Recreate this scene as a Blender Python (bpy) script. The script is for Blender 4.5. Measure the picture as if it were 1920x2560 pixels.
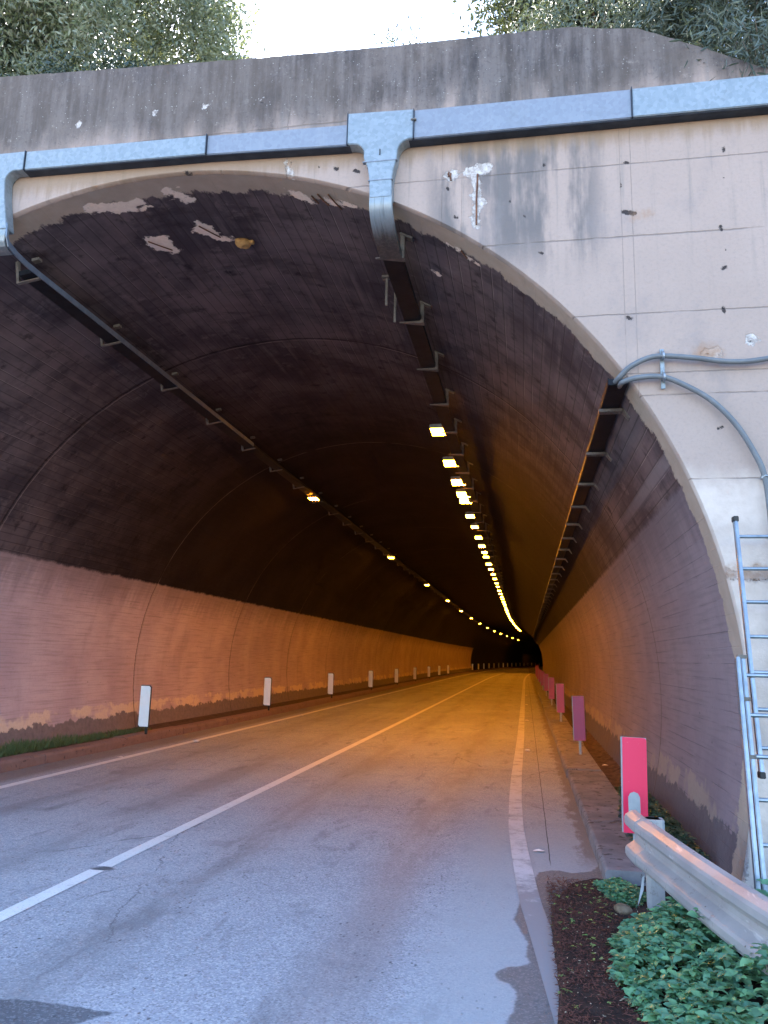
import bpy, bmesh, math, random
import numpy as np
from mathutils import Vector, Matrix, noise as mnoise

for o in list(bpy.data.objects): bpy.data.objects.remove(o)
SC = bpy.context.scene
COL = SC.collection
R = math.radians
rng = np.random.default_rng(7)
random.seed(7)

# ---------------------------------------------------------------- camera
CAMH = 1.65
ps, pt, ro = R(-10.42), R(10.67), R(1.447)
cf = Vector((math.sin(ps)*math.cos(pt), math.cos(ps)*math.cos(pt), math.sin(pt)))
cr0 = Vector((math.cos(ps), -math.sin(ps), 0)); cu0 = cr0.cross(cf)
cr = cr0*math.cos(ro) + cu0*math.sin(ro)
cu = -cr0*math.sin(ro) + cu0*math.cos(ro)
cam = bpy.data.cameras.new('camera'); camo = bpy.data.objects.new('camera', cam); COL.objects.link(camo)
m = Matrix((cr, cu, -cf)).transposed().to_4x4(); m.translation = (0, 0, CAMH)
camo.matrix_world = m
cam.sensor_fit = 'HORIZONTAL'; cam.sensor_width = 36; cam.lens = 1941.3/1920*36
cam.clip_start = 0.05; cam.clip_end = 2000
SC.camera = camo

# ---------------------------------------------------------------- sky, sun, exposure
SUN_EL, SUN_AZ = 30, -45            # azimuth from +Y towards +X
W = bpy.data.worlds.new('World'); SC.world = W; W.use_nodes = True
wn = W.node_tree; wn.nodes.clear()
sky = wn.nodes.new('ShaderNodeTexSky'); sky.sky_type = 'NISHITA'; sky.sun_disc = False
sky.sun_elevation = R(SUN_EL); sky.sun_rotation = R(SUN_AZ)
sky.air_density = 1.0; sky.dust_density = 1.2; sky.ozone_density = 2.2; sky.altitude = 50
bg = wn.nodes.new('ShaderNodeBackground'); bg.inputs[1].default_value = 0.14
wo = wn.nodes.new('ShaderNodeOutputWorld')
wn.links.new(sky.outputs[0], bg.inputs[0]); wn.links.new(bg.outputs[0], wo.inputs[0])
sl = bpy.data.lights.new('sun', 'SUN'); sl.energy = 5.0; sl.angle = R(0.5); sl.color = (1, .93, .82)
so = bpy.data.objects.new('sun', sl); COL.objects.link(so)
sd = Vector((math.sin(R(SUN_AZ))*math.cos(R(SUN_EL)), math.cos(R(SUN_AZ))*math.cos(R(SUN_EL)), math.sin(R(SUN_EL))))
so.rotation_euler = sd.to_track_quat('Z', 'Y').to_euler()
SC.view_settings.view_transform = 'Standard'; SC.view_settings.look = 'None'
SC.view_settings.exposure = 3.0; SC.view_settings.gamma = 1
SC.render.engine = 'CYCLES'
LAMP_STRENGTH = 50.0

# ---------------------------------------------------------------- path and section of the tunnel
XC, ZC, RT, YP = -3.157, 1.276, 4.72, 6.0
def ox(y): return 4.84e-4*max(0., y-63)**2+2e-5*max(0., min(y, 63)-20)**2*0
def oz(y): return .0027*(math.sqrt((y-16)**2+25)+y-16)/2 if y > 6 else .0
oxv = np.vectorize(ox); ozv = np.vectorize(oz)

# ---------------------------------------------------------------- helpers
def link(name, me, mat=None, parent=None):
    o = bpy.data.objects.new(name, me); COL.objects.link(o)
    if mat is not None: me.materials.append(mat)
    if parent is not None: o.parent = parent
    return o
def tag(o, label=None, cat=None, group=None, kind=None):
    if label: o['label'] = label
    if cat: o['category'] = cat
    if group: o['group'] = group
    if kind: o['kind'] = kind
    return o
def empty(name, loc, label=None, cat=None, group=None):
    o = bpy.data.objects.new(name, None); COL.objects.link(o); o.location = loc
    o.empty_display_size = .1
    return tag(o, label, cat, group)
def np_mesh(name, V, Fq, smooth=False):
    me = bpy.data.meshes.new(name); V = np.asarray(V, np.float32); Fq = np.asarray(Fq, np.int32)
    me.vertices.add(len(V)); me.vertices.foreach_set('co', V.ravel())
    k = Fq.shape[1]
    me.loops.add(Fq.size); me.loops.foreach_set('vertex_index', Fq.ravel())
    me.polygons.add(len(Fq)); me.polygons.foreach_set('loop_start', np.arange(len(Fq), dtype=np.int32)*k)
    try: me.polygons.foreach_set('loop_total', np.full(len(Fq), k, np.int32))
    except Exception: pass
    me.update(calc_edges=True); me.validate()
    if smooth: me.polygons.foreach_set('use_smooth', np.ones(len(me.polygons), bool))
    return me
def attr(me, name, vals):
    a = me.attributes.new(name, 'FLOAT', 'POINT'); a.data.foreach_set('value', np.asarray(vals, np.float32).ravel())
def grid_faces(nr, nc, flip=False):
    i, j = np.meshgrid(np.arange(nr-1), np.arange(nc-1), indexing='ij')
    a = (i*nc+j).ravel(); b = a+1; c = a+nc+1; d = a+nc
    return np.stack([a, d, c, b] if flip else [a, b, c, d], -1)
class MB:
    def __init__(s): s.v = []; s.f = []
    def add(s, vs, fs):
        n = len(s.v); s.v += [tuple(v) for v in vs]; s.f += [tuple(i+n for i in f) for f in fs]; return s
    def box(s, x0, x1, y0, y1, z0, z1, M=None):
        vs = [Vector((x, y, z)) for x in (x0, x1) for y in (y0, y1) for z in (z0, z1)]
        if M is not None: vs = [M @ v for v in vs]
        return s.add(vs, [(0, 1, 3, 2), (4, 6, 7, 5), (0, 4, 5, 1), (2, 3, 7, 6), (0, 2, 6, 4), (1, 5, 7, 3)])
    def prism(s, pts, a, b, M=None):
        """pts are (u,v) outline; a, b depth; default maps (u, depth, v)"""
        n = len(pts); vs = [Vector((u, a, v)) for u, v in pts]+[Vector((u, b, v)) for u, v in pts]
        if M is not None: vs = [M @ v for v in vs]
        return s.add(vs, [tuple(range(n)), tuple(range(2*n-1, n-1, -1))]+[(i, i+n, (i+1) % n+n, (i+1) % n) for i in range(n)])
    def tube(s, pts, r, n=10, caps=True, sq=1.0):
        pts = [Vector(p) for p in pts]; rr = r if isinstance(r, (list, tuple)) else [r]*len(pts)
        vs = []; up = None
        for i, p in enumerate(pts):
            t = (pts[min(i+1, len(pts)-1)]-pts[max(i-1, 0)]).normalized()
            if up is None: up = t.orthogonal().normalized()
            up = (up - t*up.dot(t)).normalized(); sd_ = t.cross(up)
            for k in range(n):
                a = 2*math.pi*k/n; vs.append(p+up*math.cos(a)*rr[i]+sd_*math.sin(a)*rr[i]*sq)
        fs = []
        for i in range(len(pts)-1):
            for k in range(n):
                a = i*n+k; b = i*n+(k+1) % n; fs.append((a, b, b+n, a+n))
        if caps: fs += [tuple(range(n-1, -1, -1)), tuple(range(len(pts)*n-n, len(pts)*n))]
        return s.add(vs, fs)
    def build(s, name, mat, parent=None, bevel=0, smooth=False, seg=2):
        me = bpy.data.meshes.new(name); me.from_pydata(s.v, [], s.f); me.update()
        bm = bmesh.new(); bm.from_mesh(me); bmesh.ops.recalc_face_normals(bm, faces=bm.faces)
        if bevel: bmesh.ops.bevel(bm, geom=[e for e in bm.edges if len(e.link_faces) == 2 and e.calc_face_angle(0) > .5], offset=bevel, segments=seg, affect='EDGES', clamp_overlap=True)
        bm.to_mesh(me); bm.free()
        if smooth:
            for p in me.polygons: p.use_smooth = True
        return link(name, me, mat, parent)
def spline(ctrl, n=12):
    """Catmull-Rom through the control points"""
    P = [Vector(c) for c in ctrl]; P = [P[0]*2-P[1]]+P+[P[-1]*2-P[-2]]; out = []
    for i in range(1, len(P)-2):
        for k in range(n):
            t = k/n; a, b, c, d = P[i-1:i+3]
            out.append(.5*((2*b)+(c-a)*t+(2*a-5*b+4*c-d)*t*t+(3*b-a-3*c+d)*t**3))
    out.append(P[-2]); return out

class Mat:
    """small builder of node materials"""
    def __init__(s, name, rough=.8, metal=0.):
        s.m = bpy.data.materials.new(name); s.m.use_nodes = True; s.t = s.m.node_tree
        s.b = s.t.nodes['Principled BSDF']; s.b.inputs['Roughness'].default_value = rough; s.b.inputs['Metallic'].default_value = metal
        s.tc = s.t.nodes.new('ShaderNodeTexCoord'); s.co = s.tc.outputs['Object']
    def n(s, k, **p):
        x = s.t.nodes.new(k)
        for a, v in p.items(): setattr(x, a, v)
        return x
    def put(s, sock, v):
        if isinstance(v, bpy.types.NodeSocket): s.t.links.new(v, sock)
        elif isinstance(v, (tuple, list)) and sock.type == 'RGBA' and len(v) == 3: sock.default_value = (*v, 1)
        else: sock.default_value = v
    def math(s, op, a, b=0., c=None, clamp=False):
        x = s.n('ShaderNodeMath', operation=op, use_clamp=clamp); s.put(x.inputs[0], a); s.put(x.inputs[1], b)
        if c is not None: s.put(x.inputs[2], c)
        return x.outputs[0]
    def sep(s, v=None):
        x = s.n('ShaderNodeSeparateXYZ'); s.put(x.inputs[0], v or s.co); return x.outputs
    def comb(s, x, y, z):
        c = s.n('ShaderNodeCombineXYZ'); [s.put(c.inputs[i], v) for i, v in enumerate((x, y, z))]; return c.outputs[0]
    def scale(s, sc, v=None):
        x = s.n('ShaderNodeMapping'); s.put(x.inputs['Vector'], v or s.co); x.inputs['Scale'].default_value = sc; return x.outputs[0]
    def noise(s, scale=5, det=4, rough=.55, v=None, dist=0.):
        x = s.n('ShaderNodeTexNoise'); s.put(x.inputs['Vector'], v or s.co); x.inputs['Scale'].default_value = scale
        x.inputs['Detail'].default_value = det; x.inputs['Roughness'].default_value = rough; x.inputs['Distortion'].default_value = dist
        return x.outputs['Fac']
    def vor(s, scale=5, v=None, feat='F1', out='Distance', rnd=1.):
        x = s.n('ShaderNodeTexVoronoi', feature=feat); s.put(x.inputs['Vector'], v or s.co); x.inputs['Scale'].default_value = scale
        x.inputs['Randomness'].default_value = rnd; return x.outputs[out]
    def attr(s, name):
        x = s.n('ShaderNodeAttribute', attribute_name=name); return x.outputs['Fac']
    def step(s, v, a, b):
        """smooth 0..1 as v goes a..b (either order)"""
        x = s.n('ShaderNodeMapRange', interpolation_type='SMOOTHSTEP', clamp=True)
        s.put(x.inputs[0], v); x.inputs[1].default_value = a; x.inputs[2].default_value = b
        if a > b:
            x.inputs[1].default_value = b; x.inputs[2].default_value = a; x.inputs[3].default_value = 1; x.inputs[4].default_value = 0
        return x.outputs[0]
    def mix(s, f, a, b):
        x = s.n('ShaderNodeMix', data_type='RGBA'); s.put(x.inputs[0], f); s.put(x.inputs[6], a); s.put(x.inputs[7], b); return x.outputs[2]
    def mul(s, a, b): return s.math('MULTIPLY', a, b)
    def add(s, a, b): return s.math('ADD', a, b)
    def line(s, v, at, w):
        """thin line of half width w where v == at"""
        return s.step(s.math('ABSOLUTE', s.math('SUBTRACT', v, at)), w, w*.35)
    def period(s, v, per, w, off=0.):
        f = s.math('ABSOLUTE', s.math('SUBTRACT', s.math('FRACT', s.math('DIVIDE', s.math('ADD', v, off), per)), .5))
        return s.step(s.math('MULTIPLY', f, per), w, w*.3)
    def color(s, c): s.put(s.b.inputs['Base Color'], c); return s
    def bump(s, h, st=.3, d=.01):
        x = s.n('ShaderNodeBump'); x.inputs['Strength'].default_value = st; x.inputs['Distance'].default_value = d
        s.put(x.inputs['Height'], h); s.t.links.new(x.outputs[0], s.b.inputs['Normal']); return s

# ---------------------------------------------------------------- materials
M = {}
# facade concrete
a = Mat('facade_concrete', .88); X, Y, Z = a.sep()
big = a.noise(.9, 4, .6); streak = a.noise(1, 5, .6, v=a.scale((5.5, 1, .45))); streak2 = a.noise(1, 4, .6, v=a.scale((13, 1, .7)))
fine = a.noise(38, 5, .65); mid = a.noise(7, 5, .6)
base = a.mix(big, (.305, .232, .200), (.395, .305, .268))
base = a.mix(a.mul(a.step(fine, .45, .75), .35), base, (.22, .185, .175))
# whitewashed lower part
low = a.step(a.add(Z, a.mul(a.noise(2.2, 4, .6), .5)), 3.45, 3.18)
low = a.mul(low, .9)
base = a.mix(low, base, a.mix(a.step(mid, .3, .7), (.49, .405, .355), (.58, .49, .44)))
# dark run-off below the duct (right of the neck)
cloud = a.noise(1, 5, .62, v=a.scale((2.6, 1, .9)))
run = a.mul(a.step(a.add(a.mul(streak, .45), a.mul(cloud, .55)), .43, .56), a.mul(a.step(a.add(Z, a.mul(cloud, .5)), 4.85, 5.5), a.mul(a.step(X, -.9, -.6), a.step(X, .80, .45))))
base = a.mix(a.mul(run, .85), base, (.105, .098, .102))
cl2 = a.mul(a.step(a.noise(1, 5, .65, v=a.scale((1.6, 1, 1.1))), .52, .68), .45); base = a.mix(cl2, base, (.215, .185, .185))
run2 = a.mul(a.step(streak2, .52, .72), a.mul(a.step(Z, 3.6, 6.0), .42))
base = a.mix(run2, base, (.15, .145, .14))
# weathered parapet
par = a.step(a.add(Z, a.add(a.mul(a.math('SUBTRACT', streak, .5), .5), a.mul(a.math('SUBTRACT', cloud, .5), .9))), 6.1, 6.62)
dk = a.mix(a.step(a.add(a.mul(a.noise(1, 6, .7, v=a.scale((6, 1, 1.6))), .6), a.mul(streak2, .4)), .40, .62), (.026, .022, .024), (.12, .105, .105)); dk = a.mix(a.mul(a.step(a.noise(1.4, 4, .6), .5, .7), .5), dk, (.15, .125, .115))
dk = a.mix(a.step(mid, .62, .74), dk, (.19, .165, .155))
base = a.mix(a.mul(par, .9), base, dk)
base = a.mix(a.mul(a.step(Z, 6.2, 6.45), a.mul(a.step(streak2, .58, .75), .18)), base, (.24, .21, .20))
dk2 = a.mul(a.step(a.noise(24, 5, .75), .52, .66), a.mul(par, .55)); base = a.mix(dk2, base, (.035, .030, .032)); dk3 = a.mul(a.step(a.noise(15, 5, .75), .55, .68), a.mul(par, .4)); base = a.mix(dk3, base, (.19, .17, .165))
base = a.mix(a.mul(a.mul(par, a.step(a.noise(.8, 4, .6), .42, .62)), .38), base, (.125, .098, .082))
lich = a.mul(a.step(a.vor(26, rnd=1.), .16, .07), a.mul(a.step(Z, 6.3, 6.6), a.step(mid, .42, .6)))
base = a.mix(a.mul(lich, .7), base, (.40, .39, .37))
# ochre stain directly below the duct
och = a.mul(a.step(a.add(Z, a.mul(a.math('SUBTRACT', streak2, .5), .34)), 5.84, 6.0), a.step(Z, 6.25, 6.1))
base = a.mix(a.mul(och, .6), base, (.22, .145, .085))
# board joints
ln = None
for z, w in ((6.36, .010), (5.70, .007), (5.05, .009), (4.38, .007), (3.88, .006), (3.70, .008), (3.03, .007)):
    zz = a.add(Z, a.mul(a.math('SUBTRACT', mid, .5), .018 if z < 6 else .035))
    l = a.line(zz, z, w); ln = l if ln is None else a.math('MAXIMUM', ln, l)
for x, w in ((.885, .0035), (.80, .003), (-.67, .004), (-.50, .003)):
    l = a.mul(a.line(X, x, w), a.mul(a.step(Z, 6.1, 6.0), .8)); ln = a.math('MAXIMUM', ln, l)
l = a.mul(a.line(a.add(X, a.mul(a.math('SUBTRACT', a.noise(9, 4, .7), .5), .09)), -2.07, .007), a.step(Z, 5.5, 5.7)); ln = a.math('MAXIMUM', ln, l)
ln = a.mul(ln, a.step(a.noise(3.3, 3, .6), .30, .52))
base = a.mix(a.mul(ln, .5), base, (.11, .09, .08))
# spalls, holes, whitish repairs, rust (distance fields stored on the mesh)
ed = a.add(a.mul(a.math('SUBTRACT', a.noise(16, 5, .7), .5), .14), a.mul(a.math('SUBTRACT', a.noise(7, 3, .6), .5), .14))
sp = a.step(a.add(a.attr('spall'), ed), .012, -.006)
base = a.mix(a.mul(sp, .95), base, a.mix(a.step(a.noise(22, 5, .7), .35, .65), (.27, .235, .22), (.56, .52, .505)))
edh = a.mul(a.math('SUBTRACT', a.noise(40, 4, .7), .5), .05)
ho = a.step(a.add(a.attr('hole'), edh), .004, -.006)
base = a.mix(ho, base, (.035, .026, .026))
ru = a.step(a.add(a.attr('rust'), ed), .05, -.05)
base = a.mix(a.mul(ru, .75), base, (.30, .17, .10))
a.color(base)
hh = a.add(a.mul(fine, .5), a.add(a.mul(mid, .8), a.mul(ln, -1.2)))
hh = a.add(hh, a.add(a.mul(sp, -1.3), a.mul(ho, -2.)))
a.bump(hh, .55, .012); M['facade'] = a.m

# lining of the tunnel: sooted vault, paler walls
a = Mat('lining_concrete', .85); X, Y, Z = a.sep(); ARC, H = a.attr('arc'), a.attr('hgt')
av = a.comb(ARC, Y, 0.)
n1 = a.noise(.8, 5, .6, v=av); n2 = a.noise(1, 5, .62, v=a.scale((9, .8, 1), av)); n3 = a.noise(22, 5, .65, v=av); n4 = a.noise(4, 5, .6, v=av)
soot = a.mix(a.step(n1, .35, .68), (.050, .040, .050), (.125, .098, .107))
soot = a.mix(a.mul(a.step(n2, .45, .75), .6), soot, (.150, .118, .122))
n5 = a.noise(1, 5, .65, v=a.scale((1.1, 3.2, 1), av)); soot = a.mix(a.mul(a.step(n5, .5, .68), .55), soot, (.026, .021, .027))
soot = a.mix(a.step(n4, .55, .75), soot, (.024, .019, .024)); soot = a.mix(a.mul(a.step(a.noise(2.1, 6, .75, v=av), .56, .66), .5), soot, (.16, .128, .135))
ll = a.mul(a.math('ADD', a.mul(a.step(n1, .44, .60), .85), .15), a.mul(a.period(a.add(ARC, a.mul(a.math('SUBTRACT', n4, .5), .012)), .122, .0055), a.step(a.noise(1, 3, .6, v=a.scale((7, .55, 1), av)), .42, .62)))
soot = a.mix(a.mul(ll, .7), soot, (.29, .245, .25))
seam = a.mul(a.period(ARC, .122, .010, .008), .5)
soot = a.mix(seam, soot, (.022, .018, .02))
deep_shade = a.step(Y, 7.0, 16.)  # darkness further inside is put into the colour, over the soot
soot = a.mix(a.mul(deep_shade, .93), soot, a.mix(n1, (.0034, .0024, .0040), (.0080, .0058, .0085)))
scr = a.mul(a.step(a.vor(7, v=a.scale((2.2, .7, 1), av)), .045, .02), a.step(n4, .5, .6))
soot = a.mix(a.mul(scr, .55), soot, (.33, .28, .26))
# walls
wl = a.mix(a.step(n1, .3, .7), (.40, .295, .325), (.50, .385, .405))
wl = a.mix(a.mul(a.step(a.noise(1, 4, .6, v=a.scale((.5, 2, 1), av)), .5, .8), .3), wl, (.20, .145, .145))
wl = a.mix(a.mul(a.step(n3, .5, .8), .3), wl, (.15, .11, .11))
grain = a.noise(1, 4, .6, v=a.scale((30, 1.2, 1), av))
wl = a.mix(a.mul(a.step(grain, .45, .7), .35), wl, (.19, .14, .14))
wlines = a.mul(a.period(a.add(ARC, a.mul(a.math('SUBTRACT', n4, .5), .014)), .122, .0045), a.step(a.noise(1, 3, .6, v=a.scale((6, .9, 1), av)), .40, .58))
wl = a.mix(a.mul(wlines, a.add(.22, a.mul(a.step(X, -1., 0.), .4))), wl, (.075, .06, .065))
spots = a.mul(a.step(a.vor(2.4, v=a.scale((2.4, 1, 1), av)), .085, .03), a.step(n4, .42, .6))
wl = a.mix(a.mul(spots, .6), wl, (.09, .07, .07))
# pale flaking above rough footing
hn = a.add(H, a.mul(a.math('SUBTRACT', a.noise(3.2, 6, .7, v=av), .5), .42))
foot = a.step(hn, .46, .43)
flake = a.mul(a.step(hn, .66, .63), a.step(a.noise(1.1, 4, .65, v=a.add(Y, 0.) if False else a.scale((1, .9, 1), av)), .44, .53))
wl = a.mix(flake, wl, a.mix(n3, (.50, .38, .30), (.66, .53, .43)))
wl = a.mix(foot, wl, a.mix(a.noise(9, 5, .7, v=av), (.10, .075, .078), (.27, .22, .215)))
wl = a.mix(a.mul(a.step(a.add(H, a.mul(a.math('SUBTRACT', a.noise(1, 5, .65, v=a.scale((.6, 5, 1), av)), .5), .9)), 2.35, 3.05), .55), wl, (.11, .085, .09))
tidy = a.step(a.add(H, a.mul(a.math('SUBTRACT', a.noise(2.5, 6, .75, v=av), .5), .16)), 3.07, 3.01)
far = a.step(Y, 104.5, 103.5)
sidem = a.step(X, -1., 0.); wl = a.mix(a.mul(sidem, .62), wl, a.mix(n4, (.052, .052, .070), (.092, .088, .112)))  # right wall darker: grime, plus its weaker light put into the colour
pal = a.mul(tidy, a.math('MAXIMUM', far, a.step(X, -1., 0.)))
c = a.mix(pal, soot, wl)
# two smoky bands above the right wall
bd = a.mul(a.step(a.math('ABSOLUTE', a.math('SUBTRACT', H, 3.26)), .07, .03), a.mul(a.step(Y, 10.5, 7), a.step(X, -1., 0.)))
c = a.mix(a.mul(bd, .55), c, (.20, .17, .185))
# joints between the rings
jt = a.period(a.add(Y, a.mul(a.math('SUBTRACT', a.noise(5, 5, .7, v=av), .5), .07)), 5.25, .028, -9.80+2.625)
c = a.mix(a.mul(jt, a.mul(a.step(n3, .2, .55), .8)), c, a.mix(pal, (.012, .009, .010), (.10, .07, .065)))
jl = a.mul(a.period(a.add(Y, a.mul(a.math('SUBTRACT', a.noise(5, 5, .7, v=av), .5), .05)), 5.25, .014, -9.85+2.625), a.step(a.noise(1.5, 3, .6, v=av), .38, .55))
c = a.mix(a.mul(jl, .5), c, (.24, .20, .19))
# clean rim behind the portal edge and broken-out patches
rn = a.mul(a.math('SUBTRACT', a.noise(4.5, 6, .72, v=a.scale((1, .45, 1), av)), .5), .42)
rim = a.step(a.add(Y, rn), 6.33, 6.29)
c = a.mix(rim, c, a.mix(a.noise(6, 5, .6, v=av), (.26, .205, .165), (.40, .335, .285)))
ed = a.add(a.mul(a.math('SUBTRACT', a.noise(13, 6, .75, v=av), .5), .16), a.mul(a.math('SUBTRACT', a.noise(5.5, 3, .6, v=av), .5), .30))
sp = a.step(a.add(a.attr('spall'), ed), .014, -.014)
c = a.mix(sp, c, a.mix(n3, (.55, .44, .37), (.82, .70, .62)))
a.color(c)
hh = a.add(a.mul(n3, .6), a.add(a.mul(ll, .5), a.mul(jt, -1.6)))
hh = a.add(hh, a.add(a.mul(sp, -1.2), a.add(a.mul(wlines, -.8), a.mul(foot, a.noise(12, 5, .7, v=av)))))
a.bump(hh, .5, .012); a.b.inputs['Specular IOR Level'].default_value = .08; M['lining'] = a.m

# asphalt
a = Mat('asphalt', .82); X, Y, Z = a.sep()
g1 = a.noise(130, 3, .7); g2 = a.vor(95, out='Color'); big = a.noise(.35, 4, .6); md = a.noise(2.5, 5, .6)
sg = a.n('ShaderNodeSeparateColor'); a.put(sg.inputs[0], g2); gr = sg.outputs[0]
c = a.mix(a.step(big, .3, .7), (.255, .265, .30), (.325, .338, .375))
c = a.mix(a.mul(a.step(gr, .55, 1.), .75), c, (.46, .46, .47))
c = a.mix(a.mul(a.step(gr, .30, 0.), .55), c, (.12, .12, .13))
trk = a.math('MAXIMUM', a.step(a.math('ABSOLUTE', a.math('SUBTRACT', X, -.98)), .42, .05), a.step(a.math('ABSOLUTE', a.math('SUBTRACT', X, -2.42)), .40, .05))
trk = a.math('MAXIMUM', trk, a.math('MAXIMUM', a.step(a.math('ABSOLUTE', a.math('SUBTRACT', X, -4.05)), .4, .05), a.step(a.math('ABSOLUTE', a.math('SUBTRACT', X, -5.4)), .4, .05)))
st = a.noise(1, 5, .65, v=a.scale((2.6, .35, 1)))
c = a.mix(a.mul(a.mul(trk, a.step(st, .32, .62)), .5), c, (.14, .138, .145))
pit = a.mul(a.step(a.vor(21, v=a.scale((1., .6, 1))), .21, .10), a.step(a.noise(1.1, 5, .75), .45, .58))
c = a.mix(a.mul(pit, .8), c, (.045, .045, .052))
tar = a.vor(.9, feat='DISTANCE_TO_EDGE', v=a.comb(a.add(X, a.mul(a.math('SUBTRACT', a.noise(4, 4, .7), .5), .25)), a.math('MULTIPLY', Y, .45), 0.)); tarm = a.mul(a.step(tar, .007, .003), a.step(a.noise(.5, 3, .6), .54, .60)); c = a.mix(a.mul(tarm, .6), c, (.06, .06, .068))
pit2 = a.mul(a.step(a.vor(6), .10, .05), a.step(md, .5, .58))
c = a.mix(a.mul(pit2, .6), c, (.05, .05, .055))
c = a.mix(a.mul(a.step(md, .54, .72), .38), c, (.13, .13, .14))
c = a.mix(a.mul(a.step(a.noise(1, 5, .7, v=a.scale((3.5, .9, 1))), .56, .66), .42), c, (.12, .12, .13))
c = a.mix(a.mul(a.step(a.noise(55, 4, .8), .56, .70), .35), c, (.50, .51, .53))
ck = a.vor(.55, v=None, feat='DISTANCE_TO_EDGE') if False else None
# smooth dusty film beside the right edge, damp dark ground beyond it
dust = a.mul(a.step(a.add(X, a.mul(a.math('SUBTRACT', md, .5), .5)), -.75, -.30), a.mul(a.step(Y, 10.5, 7.5), .75))
c = a.mix(dust, c, (.33, .345, .36))
inner = a.step(Y, 6.5, 9.5)
wetn = a.add(a.attr('wet'), a.mul(a.math('SUBTRACT', a.noise(14, 4, .6), .5), .055))
wet = a.step(wetn, .012, -.012)
c = a.mix(wet, c, a.mix(a.noise(30, 4, .7), (.075, .088, .098), (.135, .15, .158)))
pa = a.step(a.add(a.attr('patch'), a.mul(a.math('SUBTRACT', a.noise(9, 4, .6), .5), .10)), .01, -.01)
c = a.mix(a.mul(pa, .8), c, (.050, .054, .066))
c = a.mix(a.mul(a.math('MAXIMUM', wet, pa), a.mul(a.step(gr, .62, 1.), .6)), c, (.20, .215, .235)); c = a.mix(a.mul(a.math('MAXIMUM', wet, pa), a.mul(a.step(a.noise(26, 5, .75), .55, .68), .5)), c, (.035, .042, .05))
gut = a.math('MAXIMUM', a.step(X, -6.36, -6.62), a.mul(a.step(a.add(X, a.mul(a.math('SUBTRACT', a.noise(6, 5, .7, v=a.scale((1, .35, 1))), .5), .5)), .42, .52), a.step(Y, 6.8, 7.5)))
c = a.mix(a.mul(gut, .7), c, a.mix(a.noise(24, 5, .7), (.075, .058, .05), (.19, .145, .12)))
seam = a.mul(a.line(a.add(Y, a.mul(X, -.08)), 13.72, .03), .6); c = a.mix(seam, c, (.24, .24, .24))
dm = a.step(a.add(a.math('ADD', a.math('ABSOLUTE', a.math('SUBTRACT', X, -3.23)), a.mul(a.math('ABSOLUTE', a.math('SUBTRACT', Y, 5.92)), .8)), a.mul(a.math('SUBTRACT', a.noise(12, 4, .7), .5), .2)), .12, .06); c = a.mix(a.mul(dm, .85), c, (.05, .05, .055))
crk = a.mul(a.line(a.add(X, a.mul(a.math('SUBTRACT', a.noise(3, 4, .6), .5), .02)), .19, .006), a.step(Y, 6.9, 7.2)); c = a.mix(crk, c, (.04, .04, .045))
a.color(c); a.put(a.b.inputs['Roughness'], a.math('SUBTRACT', a.math('SUBTRACT', .84, a.mul(trk, .12)), a.mul(wet, .16)))
a.bump(a.add(a.mul(g1, .5), a.add(a.mul(gr, .6), a.mul(pit, -1.5))), .65, .006); M['asphalt'] = a.m

def simple(name, c1, c2, rough=.8, metal=0., sc=8, bump=.2, c3=None, sc3=40, thr=(.55, .7)):
    a = Mat(name, rough, metal); f = a.noise(sc, 5, .6); c = a.mix(a.step(f, .3, .7), c1, c2)
    if c3: c = a.mix(a.step(a.noise(sc3, 4, .7), *thr), c, c3)
    a.color(c)
    if name in ('tray_steel', 'bracket_steel', 'earth', 'soil'): a.b.inputs['Specular IOR Level'].default_value = .15
    if bump: a.bump(a.noise(sc*5, 4, .6), bump, .004)
    M[name] = a.m; return a
# road paint (worn)
a = Mat('road_paint', .7); c = a.mix(a.noise(3, 4, .6), (.56, .57, .57), (.70, .71, .71))
wr = a.mul(a.step(a.noise(60, 4, .75), .52, .66), .45); c = a.mix(wr, c, (.25, .25, .26))
c = a.mix(a.mul(a.step(a.noise(5, 5, .7), .56, .68), .5), c, (.28, .28, .29)); a.color(c); a.bump(a.noise(120, 3, .6), .3, .003); M['paint'] = a.m
a = Mat('road_paint_old', .75); X, Y, Z = a.sep(); c = a.mix(a.noise(3, 4, .6), (.46, .47, .50), (.56, .57, .60))
wr = a.step(a.add(a.noise(3.5, 7, .75), a.mul(a.step(Y, 7.0, 5.4), .30)), .46, .72); c = a.mix(a.mul(wr, .85), c, (.17, .175, .19))
c = a.mix(a.mul(a.step(a.noise(40, 4, .75), .5, .68), .35), c, (.2, .205, .22)); a.color(c); a.bump(a.noise(90, 3, .6), .3, .003); M['paint_old'] = a.m
simple('kerb_concrete', (.125, .115, .125), (.22, .205, .215), .9, sc=3, bump=.6, c3=(.06, .045, .045), sc3=9, thr=(.56, .64))
a = Mat('left_kerb', .9); c = a.mix(a.noise(4, 5, .6), (.13, .075, .065), (.24, .155, .14)); c = a.mix(a.step(a.noise(18, 5, .7), .55, .7), c, (.07, .045, .04)); a.color(c); a.bump(a.noise(30, 5, .7), .7, .01); M['left_kerb'] = a.m
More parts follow.
